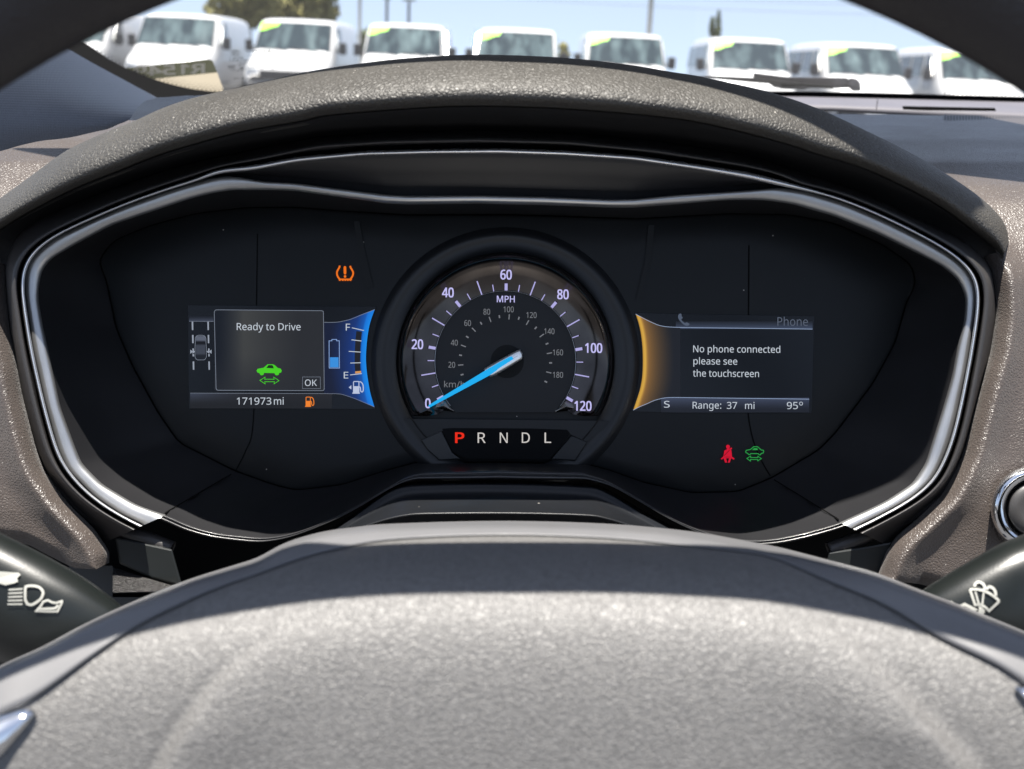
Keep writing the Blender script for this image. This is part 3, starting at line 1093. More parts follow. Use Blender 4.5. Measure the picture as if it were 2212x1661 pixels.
# lane display
ink = Ink(0.4986, conv=c4)
for y0, y1 in ((413, 487), (530, 603), (650, 668), (700, 720), (765, 838)):
    k = (y0 - 413) * 0.025
    ink.poly([(258 + k, y0), (272 + k, y0), (273 + k, y1), (260 + k, y1)])
    ink.poly([(397 + k, y0), (410 + k, y0), (411 + k, y1), (399 + k, y1)])
for s_, x in ((1, 246), (1, 266), (-1, 434), (-1, 414)):
    ink.poly([(x, 660), (x + 24 * s_, 678), (x, 697)])
ink.build('lane_marks', glow('lane_grey', 150, 158, 172), ls)
body = [(290, 605), (290, 560), (300, 540), (318, 533), (355, 533), (373, 540), (384, 560), (385, 605), (388, 640), (388, 725), (380, 743), (365, 751), (310, 751), (297, 743), (288, 725), (288, 640)]
field('lane_car_body', ls, 0.49865, [[(296 + 84 * i / 6, 540 + 205 * j / 12) for i in range(7)] for j in range(13)],
      lambda x, y: (88, 94, 108) if y < 585 else ((12, 13, 18) if y < 625 else ((58, 63, 74) if y < 700 else (24, 27, 34))), c4)
ink = Ink(0.4985, conv=c4)
ink.stroke(body, 4.5, closed=True)
ink.build('lane_car_outline', DIMW, ls)

# right screen
q = [c6(*p) for p in [(200, 225), (600, 235), (1785, 255), (1760, 1110), (600, 1108), (175, 1095), (222, 960), (258, 800), (264, 600), (246, 400)]]
g = Geo()
g.prism([W(x, y, 0.4992) for x, y in q], [W(x, y, 0.5003) for x, y in q])
rs = g.build('right_screen', MATS['screen_black'], cluster, smooth=False)
rarc = [(205, 235), (230, 310), (250, 400), (263, 500), (268, 600), (268, 700), (262, 800), (246, 890), (225, 960), (205, 1020), (183, 1085)]
rtop = [(205, 235), (280, 276), (350, 310), (410, 334), (470, 346), (540, 351), (600, 353)]
rbot = [(183, 1085), (240, 1055), (300, 1030), (360, 1003), (420, 985), (470, 976), (520, 973), (600, 973)]
RA, RT, RB = catmull(rarc, 4), catmull(rtop, 4), catmull(rbot, 4)
rws_ = []
for j in range(31):
    t = j / 30
    row = []
    for i in range(31):
        s_ = i / 30
        xt, xb = 205 + (600 - 205) * s_, 183 + (600 - 183) * s_
        y = interp(RT, xt) + (interp(RB, xb) - interp(RT, xt)) * t
        xa = arc_x(RA, y)
        row.append((xa + (600 - xa) * s_, y))
    rws_.append(row)


def amber(x, y):
    dx = x - arc_x(RA, y)
    if dx < 18: return lerp3((168, 124, 42), (226, 178, 70), dx / 18)
    if dx < 46: return lerp3((226, 178, 70), (140, 100, 48), (dx - 18) / 28)
    return lerp3((140, 100, 48), (22, 24, 30), ((dx - 46) / 230) ** 0.7)


field('amber_field', rs, 0.49905, rws_, amber, c6)
field('header_bar', rs, 0.49908, rectrows(560, 300, 1770, 366, 20, 8), lambda x, y: lerp3((22, 26, 34), (58, 68, 90), (y - 300) / 60), c6)
field('footer_bar', rs, 0.49908, rectrows(430, 976, 1740, 1104, 20, 8), lambda x, y: lerp3((60, 68, 90), (24, 27, 36), (y - 976) / 100), c6)
ink = Ink(0.4987, conv=c6)
ink.stroke(RT + [(1770, 368)], 4.5)
ink.build('screen_rule', glow('rule_blue', 150, 168, 198), rs)
ink = Ink(0.4987, conv=c6)
ink.stroke(RB + [(1740, 988)], 4.5)
ink.build('screen_rule', glow('rule_blue', 150, 168, 198), rs)
ink = Ink(0.4986, conv=c6)
ink.text('No phone connected', 714, 1484, 572, 60, slope=0.008)
ink.text('please see', 716, 1104, 680, 60, slope=0.008)
ink.text('the touchscreen', 712, 1296, 788, 60, slope=0.008)
ink.build('phone_message_text', WT, rs)
Ink(0.4986, conv=c6).text('Phone', 1459, 1729, 337, 74, slope=0.008).build('phone_title_text', glow('title_grey', 84, 92, 108), rs)
ink = Ink(0.4986, conv=c6)
ink.text('S', 455, 506, 1062, 58, slope=0)
ink.text('Range:', 709, 962, 1071, 60, slope=0.004)
ink.text('37', 1012, 1102, 1073, 60, slope=0.004)
ink.text('mi', 1173, 1256, 1074, 60, slope=0.004)
ink.text('95', 1543, 1640, 1075, 62, slope=0.0)
ink.ring(1668, 1027, 14, 5)
ink.build('range_text', WT, rs)
ink = Ink(0.4986, conv=c6)
ink.poly(catmull([(580, 262), (584, 240), (600, 230), (610, 236), (612, 256), (620, 262), (618, 274), (608, 282), (622, 300), (642, 314), (654, 308), (666, 312), (681, 322), (676, 334), (656, 340), (630, 328), (606, 306), (588, 284)], 3, closed=True))
ink.build('handset_symbol', glow('handset_grey', 78, 88, 106), rs)

# warning lamps
ink = Ink(0.4990, conv=ct)
ink.stroke(catmull([(645, 690), (640, 760), (580, 860), (535, 960), (530, 1060), (560, 1160), (610, 1240), (670, 1305)], 4), 78)
ink.stroke(catmull([(1120, 700), (1130, 770), (1190, 870), (1238, 970), (1245, 1050), (1215, 1150), (1160, 1240), (1110, 1305)], 4), 78)
ink.poly([(600, 1262), (1195, 1262), (1185, 1330), (610, 1330)])
for x in (610, 740, 855, 965, 1080): ink.poly([(x, 1325), (x + 85, 1325), (x + 80, 1362), (x + 8, 1362)])
ink.stroke([(882, 760), (882, 820), (884, 1000), (886, 1030)], 118)
ink.disc(882, 770, 59); ink.disc(886, 1025, 56); ink.disc(886, 1170, 58)
ink.build('tyre_pressure_lamp', glow('lamp_orange', 236, 112, 20), cluster)
ink = Ink(0.4990, conv=cs)
ink.poly([(420, 720), (500, 690), (510, 650), (610, 650), (620, 690), (670, 720), (690, 940), (720, 960), (778, 1005), (770, 1040), (735, 1040), (660, 1000), (610, 1150), (540, 1150),
          (590, 1000), (480, 1000), (520, 1150), (445, 1150), (395, 1000), (320, 1045), (290, 1020), (385, 930)])
ink.disc(548, 590, 70)
ink.stroke([(590, 700), (685, 635)], 55)
belt = ink.build('seat_belt_lamp', glow('lamp_red', 205, 8, 44), cluster)
ink = Ink(0.49885, conv=cs)
ink.stroke([(600, 715), (410, 905)], 22); ink.stroke([(415, 955), (640, 955)], 16)
ink.build('belt_strap', glow('lamp_dark_red', 90, 4, 22), belt)
ink = Ink(0.4990, conv=cs)
ink.stroke([(1170, 770), (1195, 715), (1340, 690), (1390, 650), (1455, 590), (1600, 592), (1680, 665), (1720, 705), (1800, 715), (1815, 760), (1790, 815), (1725, 825), (1700, 875), (1650, 878), (1615, 835),
            (1355, 832), (1320, 868), (1280, 865), (1245, 825), (1195, 805)], 30, closed=True)
ink.stroke([(1215, 1005), (1350, 920), (1350, 970), (1605, 975), (1605, 925), (1730, 1010), (1600, 1090), (1600, 1042), (1345, 1040), (1345, 1095)], 27, closed=True)
ink.poly([(1465, 640), (1585, 640), (1610, 708), (1405, 708)])
ink.build('ready_lamp', glow('lamp_green', 36, 150, 66), cluster)

# ================================================================== DASHBOARD
dash = empty('dashboard', W(1106, 1300, 0.55), 'dark grained dashboard with padded hood arching over the instruments', 'dashboard')
b1 = [(-120, 545), (-60, 515), (0, 483), (54, 450), (161, 396), (268, 354), (309, 337), (376, 314), (513, 277), (650, 253), (702, 241), (839, 229), (975, 221), (1078, 221), (1215, 226),
      (1352, 236), (1458, 247), (1550, 263), (1696, 300), (1771, 324), (1859, 350), (1946, 388), (2034, 435), (2107, 488), (2151, 523), (2168, 550)]
b3 = [(-120, 498), (-60, 465), (0, 427), (68, 378), (137, 328), (205, 294), (290, 260), (342, 236), (410, 212), (513, 188), (615, 164), (702, 147), (839, 128), (975, 118), (1078, 117),
      (1215, 123), (1352, 137), (1458, 155), (1514, 164), (1660, 197), (1769, 234), (1879, 285), (1958, 324), (2034, 368), (2107, 417), (2150, 455), (2172, 485), (2180, 520)]
NB = 220
B1 = resample(catmull(b1, 5), NB)
B3 = resample(catmull(b3, 5), NB)


def dfront(s):   # depth of the brow lower edge along its length
    return 0.462 - 0.064 * math.sin(math.pi * min(max(s, 0.0), 1.0)) ** 0.8


g = Geo()
rws_ = []
spec = [  # (t between B1 and B3, extra v px, extra depth)
    (0.0, 20, .034), (0.0, 14, .020), (0.0, 5, .006), (0.0, 0, .0010), (0.08, 0, -.0016), (0.2, 0, -.0022), (0.35, 0, -.0010), (0.5, 0, .0020), (0.65, 0, .0065), (0.78, 0, .0125), (0.88, 0, .0190),
    (0.95, 0, .0265), (1.0, 0, .036), (1.0, 3, .048), (1.0, 14, .07), (1.0, 50, .12), (1.0, 110, .17)]
for sp in spec:
    r = []
    for k in range(NB):
        s = k / (NB - 1)
        p, q = B1[k], B3[k]
        d0 = dfront(s)
        kk = 0.35 + 0.65 * math.sin(math.pi * min(max(s, 0.02), 0.98)) ** 0.5
        if sp[0] == 'in':
            i = idx(*p)
            x, y = xy(i, F0[i] + 3)
            x2, y2 = p[0] + (PC[0] - p[0]) * 0.06, max(p[1] + 52 * kk, 0)
            r.append(W(x2, y2, 0.476))
            continue
        t = sp[0]
        x = p[0] + (q[0] - p[0]) * t
        y = p[1] + (q[1] - p[1]) * t + sp[1]
        r.append(W(x, y, d0 + sp[2] * kk))
    rws_.append(r)
g.grid(rws_)
# finer resolution for smooth shading
brow = g.build('cluster_hood', LEATHER, dash)
sub = brow.modifiers.new('smooth', 'SUBSURF'); sub.levels = 1; sub.render_levels = 1
# dark inner lining of the hood
g = Geo()
r1, r2, r3 = [], [], []
for k in range(NB):
    s = k / (NB - 1)
    p = B1[k]
    i = idx(*p)
    r1.append(W(p[0] + (PC[0] - p[0]) * 0.008, p[1] + 10, dfront(s) + 0.010))
    x, y = xy(i, F0[i] - 2)
    r3.append(W(x, y, 0.470))
    r2.append((r1[-1] + r3[-1]) / 2 + R3 @ Vector((0, 0.002, 0)))
g.grid([r1, r2, r3])
g.build('hood_lining', mat('lining_black', (0.012, 0.012, 0.013), 0.7, var=0.2, vscale=60, bump=0.2, bscale=900, bdist=0.0003, spec=0.25), dash)

# fascia skin around and behind, with its rolled inner edge
FD = [(200, .95), (238, .85), (300, .64), (350, .545), (400, .505), (440, .488), (520, .476), (600, .468), (800, .462), (1100, .456), (1400, .456)]


def fd(u, v):
    k = interp(FD, v)
    if u < 600: k = interp([(200, .74), (256, .62), (300, .54), (350, .505), (400, .49), (440, .481), (520, .474), (600, .468), (800, .462), (1100, .456), (1400, .456)], v)
    return k


VB = [(-500, 400), (-300, 372), (0, 328), (68, 308), (154, 297), (232, 280), (282, 258), (296, 236), (310, 220), (342, 211), (410, 207), (520, 205), (700, 215), (1000, 238), (3200, 262)]
VBOT = [(-600, 1100), (-300, 1130), (58, 1174), (108, 1200), (161, 1227), (240, 1230), (1700, 1255), (1892, 1252), (1995, 1262), (2212, 1320), (3000, 1500)]


def fray(i):
    """limit radius along direction i"""
    r = F0[i]
    while r < 1500:
        x, y = xy(i, r)
        if y < interp(VB, x) or y > interp(VBOT, x) or x < -420 or x > 2640: break
        r += 2
    return r


IA, IB = idx(226, 1226), idx(1894, 1246)
FR = list(range(IA, NL)) + list(range(0, IB + 1))
g = Geo()
lim = {i: fray(i) for i in FR}
stp = [(None, -2, .016), (None, 0, .008), (None, 3, .0035), (None, 7, .0008)]
specs = [('o', -2, .016), ('o', 0, .008), ('o', 3, .0035), ('o', 8, .0010), ('o', 16, -.0008), ('o', 28, -.0030), ('o', 38, -.0045), ('o', 44, -.0046), ('o', 52, -.0036), ('o', 70, -.001), ('o', 90, 0)]
rws_ = []
for _, o_, dd in specs:
    r = []
    for i in FR:
        rr = min(F0[i] + o_, max(lim[i], F0[i]))
        x, y = xy(i, rr)
        fade = 1.0 if y > 520 else 0.3
        r.append(W(x, y, fd(x, y) + (dd if dd > 0 else dd * fade)))
    rws_.append(r)
for t in [k / 34 for k in range(1, 35)]:
    r = []
    for i in FR:
        a = min(F0[i] + 90, max(lim[i], F0[i]))
        rr = a + (max(lim[i], a) - a) * t
        x, y = xy(i, rr)
        e = 0
        if y > interp(VBOT, x) - 26: e = 0.012 * max(0, (y - interp(VBOT, x) + 26) / 26) ** 2
        r.append(W(x, y, fd(x, y) + e))
    rws_.append(r)
g.grid(rws_)
g.build('fascia_skin', LEATHER2, dash)

# rear deck of the dashboard near the glass
g = Geo()
g.grid([[W(u, interp([(1500, 240), (1773, 239), (2212, 262), (2700, 288)], u), .845) for u in range(1500, 2701, 60)],
        [W(u, interp([(1500, 236), (1773, 235), (2212, 257), (2700, 283)], u), .838) for u in range(1500, 2701, 60)],
        [W(u, interp([(1500, 226), (1773, 224), (2212, 240), (2700, 262)], u), .90) for u in range(1500, 2701, 60)],
        [W(u, interp([(1500, 206), (1736, 207), (2212, 217), (2700, 232)], u), 1.02) for u in range(1500, 2701, 60)]])
deck = g.build('rear_deck', mat('deck_plastic', (0.12, 0.115, 0.13), 0.55, var=0.08, vscale=20, bump=0.3, bscale=900, bdist=0.0002), dash)
ink = Ink(place=lambda u, v: W(u, v, .846 + (240 - v) * .0045 - .006))
ink.stroke([(1896, 214), (1893, 237)], 1.6)
ink.build('deck_seam', GROOVE, deck)
ink = Ink(place=lambda u, v: W(u, v, .87))
ink.poly([(1949, 229), (2149, 233), (2152, 240), (1951, 238)])
ink.build('defrost_slot', GROOVE, deck)
g = Geo()
for k in range(30):
    u = 2040 + k * 6.5
    v0 = 246 + (u - 2040) * .03
    g.prism([W(u, v0, .80), W(u + 3, v0, .80), W(u + 3, v0 + 13, .775), W(u, v0 + 13, .775)], [W(u, v0, .82), W(u + 3, v0, .82), W(u + 3, v0 + 13, .795), W(u, v0 + 13, .795)])
vr = g.build('vent_ribs', mat('vent_black', (0.05, 0.05, 0.055), 0.5), dash, smooth=False)
vr['kind'] = 'stuff'

# added black sheet to stop sky showing through, then the closing panels below
g = Geo()
g.grid([[W(u, v, .53 + (0.02 if v > 1300 else 0)) for u in range(-500, 2801, 300)] for v in (440, 600, 900, 1150, 1300, 1700, 2300)])
g.build('black_backing', mat('backing_black', (0.006, 0.006, 0.006), 0.9, spec=0.1), dash)
g = Geo()
q = [(243, 1224), (300, 1243), (383, 1268), (366, 1277), (243, 1280)]
g.prism([W(x, y, .470 - (y - 1224) * .0004) for x, y in q], [W(x, y + 3, .50) for x, y in q])
bevel(g.build('grained_bracket', GLIT, dash, smooth=False), 0.0008)
g = Geo()
q = [(150, 1222), (243, 1222), (243, 1290), (400, 1290), (470, 1420), (100, 1420)]
g.prism([W(x, y, .478) for x, y in q], [W(x, y, .52) for x, y in q])
g.build('lower_bracket', mat('bracket_black', (0.02, 0.021, 0.022), 0.5, var=0.1, vscale=40), dash, smooth=False)

# ================================================================== START BUTTON
btn = empty('start_button', W(2236, 1194, .447), 'round start button with polished chrome ring at the right edge of the dashboard', 'button')


def disc_rows(cu, cvv, prof, n=72):
    return [[W(cu + r * math.cos(2 * math.pi * k / n), cvv + r * math.sin(2 * math.pi * k / n), d) for k in range(n)] for r, d in prof]


g = Geo()
g.grid(disc_rows(2236, 1100, [(96, .4545), (94, .4490), (88, .4462), (78, .4452), (68, .4462), (62, .4495), (60, .4545)]), closed=True)
g.build('chrome_ring', CHROME, btn)
g = Geo()
g.grid(disc_rows(2236, 1100, [(60, .452), (57, .4475), (54, .4462), (30, .4468), (0.5, .447)]), closed=True)
g.build('button_cap', mat('button_cap', (0.05, 0.048, 0.048), 0.45, var=0.1, vscale=60, bump=0.1, bscale=2000), btn)

# ================================================================== STALKS
def stalk(name, label, edge, side, rpx, d0, mat_):
    """edge: upper outline in px from the outer end to the tip at the column; side: +1 body lies right of travel"""
    E_ = resample(catmull(edge, 6), 70)
    ax_ = []
    for k, p in enumerate(E_):
        a_, b_ = E_[max(k - 2, 0)], E_[min(k + 2, 69)]
        t_ = Vector((b_[0] - a_[0], b_[1] - a_[1])).normalized()
        n_ = Vector((-t_.y, t_.x)) * side
        f_ = k / 69
        r_ = rpx * (1.0 if f_ < .62 else math.sqrt(max(1 - ((f_ - .62) / .40) ** 2, .04)))
        ax_.append((p[0] + n_.x * r_, p[1] + n_.y * r_, n_.x, n_.y, r_))
    root = empty(name, W(ax_[30][0], ax_[30][1], d0), label, 'control stalk')
    g_ = Geo()
    n = 48
    rws2 = []
    for x_, y_, nx_, ny_, r_ in ax_:
        r = []
        for j in range(n):
            a = 2 * math.pi * j / n
            c, s_ = math.cos(a), math.sin(a)
            kx = 1 / (abs(c) ** 2.3 + abs(s_) ** 2.3) ** (1 / 2.3)
            r.append(W(x_ - nx_ * c * kx * r_, y_ - ny_ * c * kx * r_, d0 - s_ * kx * r_ / F * d0 * 0.85))
        rws2.append(r)
    g_.grid(rws2, closed=True)
    b_ = len(g_.v)
    g_.f.append(tuple(range(n)))
    g_.f.append(tuple(range(b_ - n, b_)))
    g_.build('stalk_body', mat_, root)

    def surf(u, v):
        q = min(ax_, key=lambda t: (t[0] - u) ** 2 + (t[1] - v) ** 2)
        p = min(max(((u - q[0]) * q[2] + (v - q[1]) * q[3]) / q[4], -0.98), 0.98)
        return W(u, v, d0 - (1 - abs(p) ** 2.3) ** (1 / 2.3) * q[4] / F * d0 * 0.85 - 0.0006)
    return root, surf


lst, sf = stalk('turn_signal_stalk', 'dark turn signal stalk with white headlamp symbols, at the lower left', [(-420, 985), (-200, 1062), (-100, 1102), (0, 1150), (88, 1194), (176, 1244), (234, 1285), (272, 1318), (318, 1372), (345, 1430)], 1, 128, .375, STALK)
ink = Ink(place=sf, conv=clp)
ink.stroke(catmull([(590, 1150), (560, 1100), (560, 850), (600, 800), (720, 790), (860, 820), (940, 900), (950, 980), (900, 1080), (800, 1160), (700, 1210), (600, 1190)], 4, closed=True), 58, closed=True)
for k in range(5):
    ink.stroke([(190 - k * 6, 880 + k * 80), (500, 860 + k * 84)], 36)
ink.build('headlamp_symbol', PRINT, lst)
ink = Ink(place=sf, conv=clp)
ink.stroke([(800, 1350), (900, 1240), (960, 1140), (1060, 1110), (1160, 1160), (1240, 1170), (1370, 1130), (1370, 1170), (1270, 1360), (1000, 1360)], 48, closed=True)
ink.stroke([(850, 1300), (1000, 1300), (1220, 1290), (1290, 1220)], 52)
ink.build('lever_symbol', PRINT, lst)
ink = Ink(place=sf, conv=clp)
ink.poly([(-200, 460), (400, 500), (460, 540), (380, 620), (400, 700), (300, 740), (120, 780), (-200, 680)])
ink.build('beam_symbol', PRINT, lst)

rst, sf2 = stalk('wiper_stalk', 'dark wiper stalk with white windshield wash symbols, at the lower right', [(2640, 985), (2420, 1065), (2300, 1112), (2212, 1153), (2161, 1174), (2088, 1215), (2030, 1250), (1983, 1282), (1935, 1330), (1905, 1385)], -1, 135, .375, STALK)
ink = Ink(place=sf2, conv=cwp)
ink.stroke(catmull([(1245, 480), (1400, 480), (1560, 530), (1700, 620), (1770, 690)], 4), 46)
ink.stroke([(1770, 690), (1590, 860), (1500, 780), (1430, 745), (1340, 755), (1245, 480)], 44)
ink.stroke([(1345, 520), (1440, 860)], 34); ink.stroke([(1500, 470), (1455, 860)], 34)
ink.disc(1455, 870, 58)
ink.stroke(catmull([(1330, 430), (1350, 370), (1410, 345), (1480, 380), (1510, 430), (1500, 480)], 4), 50)
ink.stroke(catmull([(1540, 480), (1590, 430), (1660, 460), (1700, 520), (1710, 590)], 4), 50)
ink.build('washer_symbol', PRINT, rst)
ink = Ink(place=sf2, conv=cwp)
ink.stroke([(1000, 900), (930, 715), (1040, 790), (1150, 745), (1340, 840), (1190, 960), (1000, 900)], 52)
ink.stroke([(1010, 840), (1180, 870), (1300, 850)], 46)
ink.build('fluid_symbol', PRINT, rst)

# ================================================================== STEERING WHEEL
wheel = empty('steering_wheel', M @ Vector((0, -0.16, -0.3)), 'leather steering wheel with arched rim above and pale sunlit airbag hub below', 'steering wheel')
WC = Vector((-0.0005, -0.080, -0.21))
WM = M @ Matrix.Translation(WC) @ Matrix.Rotation(rad(-8), 4, 'X')
g = Geo()
rws_ = []
for k in range(180):
    a = 2 * math.pi * k / 180
    r = []
    for j in range(28):
        b_ = 2 * math.pi * j / 28
        rr = 0.1835 + 0.0135 * math.cos(b_)
        r.append(WM @ Vector((rr * math.cos(a), rr * math.sin(a), 0.0140 * math.sin(b_))))
    rws_.append(r)
rws_.append(rws_[0])
g.grid(rws_, closed=True)
g.build('rim', RIMSKIN, wheel)

H0 = [(-260, 1640), (-100, 1510), (0, 1448), (88, 1408), (176, 1361), (272, 1316), (398, 1265), (498, 1233), (556, 1214), (617, 1182), (694, 1159), (770, 1148), (848, 1141), (1078, 1135), (1309, 1141), (1488, 1157),
      (1600, 1176), (1674, 1190), (1708, 1198), (1800, 1222), (1892, 1247), (1983, 1282), (2059, 1311), (2147, 1346), (2212, 1373), (2300, 1412), (2460, 1500)]
G0 = [(-260, 1720), (-100, 1605), (0, 1544), (75, 1507), (200, 1417), (300, 1350), (400, 1300), (475, 1268), (556, 1240), (640, 1210), (720, 1188), (848, 1166), (1078, 1156), (1309, 1163), (1488, 1180), (1600, 1192),
      (1678, 1208), (1796, 1258), (1913, 1308), (2030, 1378), (2147, 1434), (2212, 1475), (2300, 1530), (2460, 1620)]
HH, GG = catmull(H0, 4), catmull(G0, 4)


def hv(u): return interp(HH, u)
def gv(u): return interp(GG, u)


def gauss(x): return math.exp(-x * x)


lrib = catmull([(560, 1380), (500, 1430), (450, 1477), (400, 1542), (350, 1622), (310, 1700), (270, 1800), (240, 1900)], 4)
rrib = catmull([(1735, 1320), (1785, 1362), (1831, 1402), (1906, 1482), (1981, 1562), (2056, 1645), (2120, 1740), (2180, 1850)], 4)


def ribx(pts, v): return interp([(p[1], p[0]) for p in pts], v)


def hubd(u, v):
    """depth of the padded cover"""
    s = v - (1156 + 0.35 * (gv(u) - 1156))
    d = 0.2665 + 0.036 * math.exp(-s / 70.0) + 0.012 * math.exp(-s / 260.0)
    d -= 0.0062 * (min(abs(u - 1100), 1500) / 750.0) ** 1.5
    if v > 1330:
        k = min(1, (v - 1330) / 260)
        x = u - ribx(lrib, v)
        d -= 0.0022 * k * gauss((x - 36) / (24 if x < 36 else 150))
        d += 0.0007 * k * gauss((x - 2) / 16)
        x = u - ribx(rrib, v)
        d -= 0.0030 * k * gauss(x / (34 if x > 0 else 170))
        d += 0.0003 * k * gauss((x - 60) / 40)
    return d


g = Geo()
us = [(-260 + 2720 * k / 200) for k in range(201)]
rws_ = []
def ds(u): return hubd(u, gv(u)) + .0005


for off, d in [(-10, .09), (-7, .034), (-3, .016), (0, .008), (4, .004)]:
    rws_.append([W(u, hv(u) + off, ds(u) + d) for u in us])
for t in (.3, .55, .8, .95):
    rws_.append([W(u, hv(u) + (gv(u) - hv(u)) * t, ds(u) + .004 - .006 * t) for u in us])
rws_.append([W(u, gv(u), ds(u) - .001) for u in us])
rws_.append([W(u, gv(u) + 2, ds(u) + .004) for u in us])
g.grid(rws_)
g.build('hub_shell', SHELL, wheel)
g = Geo()
rws_ = [[W(u, gv(u) - 1, ds(u) + .010) for u in us], [W(u, gv(u) + 0.6, ds(u) + .0006) for u in us]]
for k in range(0, 150):
    t = k / 149
    rws_.append([W(u, (gv(u) + 2.5) + (1960 - gv(u)) * (t ** 1.35), hubd(u, (gv(u) + 4) + (1960 - gv(u)) * (t ** 1.35))) for u in us])
g.grid(rws_)
g.build('airbag_cover', HUBSKIN, wheel)
for pts in ([(-120, 1575), (-60, 1560), (0, 1545), (50, 1532), (84, 1530), (60, 1565), (0, 1637), (-120, 1760)], [(2190, 1482), (2212, 1478), (2330, 1540), (2330, 1640), (2260, 1560), (2205, 1500)]):
    g = Geo()
    n = len(pts)
    cx_, cy_ = sum(p[0] for p in pts) / n, sum(p[1] for p in pts) / n
    q = resample(pts + [pts[0]], 40)[:-1]
    g.grid([[W(x, y, hubd(x, y) + .002) for x, y in q], [W(cx_ + (x - cx_) * .95, cy_ + (y - cy_) * .95, hubd(x, y) - .0018) for x, y in q],
            [W(cx_ + (x - cx_) * .6, cy_ + (y - cy_) * .6, hubd(x, y) - .0030) for x, y in q], [W(cx_, cy_, hubd(cx_, cy_) - .0034) for x, y in q]], closed=True)
    g.build('spoke_trim', CHROME, wheel)

# ================================================================== WINDSHIELD
GP = W(1106, 207, 1.04)
GN = Vector((0, -math.sin(rad(28)), -math.cos(rad(28))))


def gp(u, v, off=0.0):
    ray = R3 @ Vector(((u - CX) / F, -(v - CY) / F, -1))
    t = (GP + GN * off - EYE).dot(GN) / ray.dot(GN)
    return EYE + ray * t


ws = empty('windshield', gp(1106, 212), 'clear sloping windshield with black dotted border and etched maker stamp', 'windshield')
ax = Vector((1, 0, 0)); up = Vector((0, -math.cos(rad(28)), math.sin(rad(28))))
g = Geo()
base = gp(1106, 216)
g.grid([[base + ax * x + up * s for x in [-.52 + .1 * k for k in range(19)]] for s in (-.02, .1, .2, .3, .42)])
g.build('pane', GLASS, ws)
ink = Ink(place=lambda u, v: gp(u, v, 0.0022))
fu = [(40, 10), (110, 50), (150, 74), (195, 99), (239, 130), (290, 154), (342, 174), (410, 191), (458, 197), (520, 201), (700, 205), (1200, 204), (1500, 199), (1707, 197), (1950, 202), (2212, 209), (2500, 216), (2900, 226)]
fl = [(-20, 30), (60, 80), (130, 120), (190, 150), (239, 178), (300, 212), (342, 226), (410, 226), (458, 224), (520, 222), (700, 222), (1200, 222), (1500, 218), (1707, 210), (1950, 215), (2212, 221), (2500, 229), (2900, 240)]
FU, FL = resample(catmull(fu, 4), 90), resample(catmull(fl, 4), 90)
ink.g.grid([[ink.place(*p) for p in FU], [ink.place(*p) for p in FL]])
ink.build('frit_border', FRIT, ws)
ink = Ink(place=lambda u, v: gp(u, v, 0.0021))
FUD = resample(catmull(fu, 4), 620)
cnt = 0
for k, p in enumerate(FUD[:620]):
    if p[0] > 560 and p[0] < 2040: continue
    a, b_ = FUD[max(k - 1, 0)], FUD[min(k + 1, 619)]
    t = Vector((b_[0] - a[0], b_[1] - a[1])).normalized()
    n_ = Vector((t.y, -t.x))
    for q in range(4):
        if (k + q) % 2: continue
        r = 1.9 - 0.38 * q
        ink.disc(p[0] + n_.x * (3 + 4.2 * q), p[1] + n_.y * (3 + 4.2 * q), r, n=7)
dots = ink.build('frit_dots', FRIT, ws)
dots['kind'] = 'stuff'
STAMP = mat('etched_grey', (0.12, 0.125, 0.12), 0.7)
ink = Ink(place=lambda u, v: gp(u, v, 0.0012), conv=cg)
ink.ring(570, 370, 115, 7, 62); ink.ring(570, 370, 85, 7, 42)
ink.text('SJ', 520, 620, 392, 46, bold=.02, slope=0, mirror=True)
ink.ring(1510, 345, 110, 4, 68)
ink.text('AXUY', 980, 1500, 385, 68, bold=.03, slope=0, mirror=True)
ink.stroke([(850, 350), (1000, 352)], 5); ink.stroke([(860, 380), (940, 382)], 5)
ink.text('LAMINATED', 930, 1280, 470, 30, slope=0, mirror=True)
ink.text('SAFETY', 440, 700, 470, 30, slope=0, mirror=True)
ink.text('DOT 563 AS1', 930, 1270, 530, 30, slope=0, mirror=True)
ink.text('M648 1', 430, 780, 530, 36, bold=.01, slope=0, mirror=True)
ink.text('43R-001831', 440, 1270, 600, 46, slope=0, bold=.01, mirror=True)
ink.ring(1505, 575, 135, 4, 75); ink.text('E1', 1430, 1580, 605, 66, slope=0, mirror=True)
ink.text('TIS 2602008', 670, 1260, 655, 32, slope=0, mirror=True)
ink.stroke([(390, 695), (575, 695), (575, 790), (390, 790)], 5, True); ink.text('SNI', 405, 560, 775, 60, slope=0, bold=.02, mirror=True)
ink.poly([(620, 688), (815, 688), (815, 696), (730, 696), (700, 725), (690, 696), (620, 696)]); ink.poly([(630, 795), (700, 780), (770, 735), (765, 785), (820, 788), (820, 795)])
ink.stroke([(880, 700), (900, 680), (1270, 690), (1292, 710), (1285, 790), (1260, 805), (900, 800), (880, 780)], 6, True)
ink.text('SGP 6801', 900, 1260, 775, 62, slope=0, bold=.01, mirror=True)
ink.ring(1510, 742, 135, 5, 78); ink.stroke([(1400, 742), (1510, 690), (1620, 742), (1510, 795)], 8, True); ink.stroke([(1510, 670), (1510, 812)], 7); ink.stroke([(1400, 742), (1620, 742)], 7)
ink.text('E000051', 470, 790, 855, 34, slope=0, mirror=True)
ink.text('2.1 1 1', 920, 1210, 955, 40, slope=0, mirror=True)
ink.text('0929801301-AB', 540, 1210, 1050, 34, slope=0, mirror=True)
ink.build('maker_stamp', STAMP, ws)

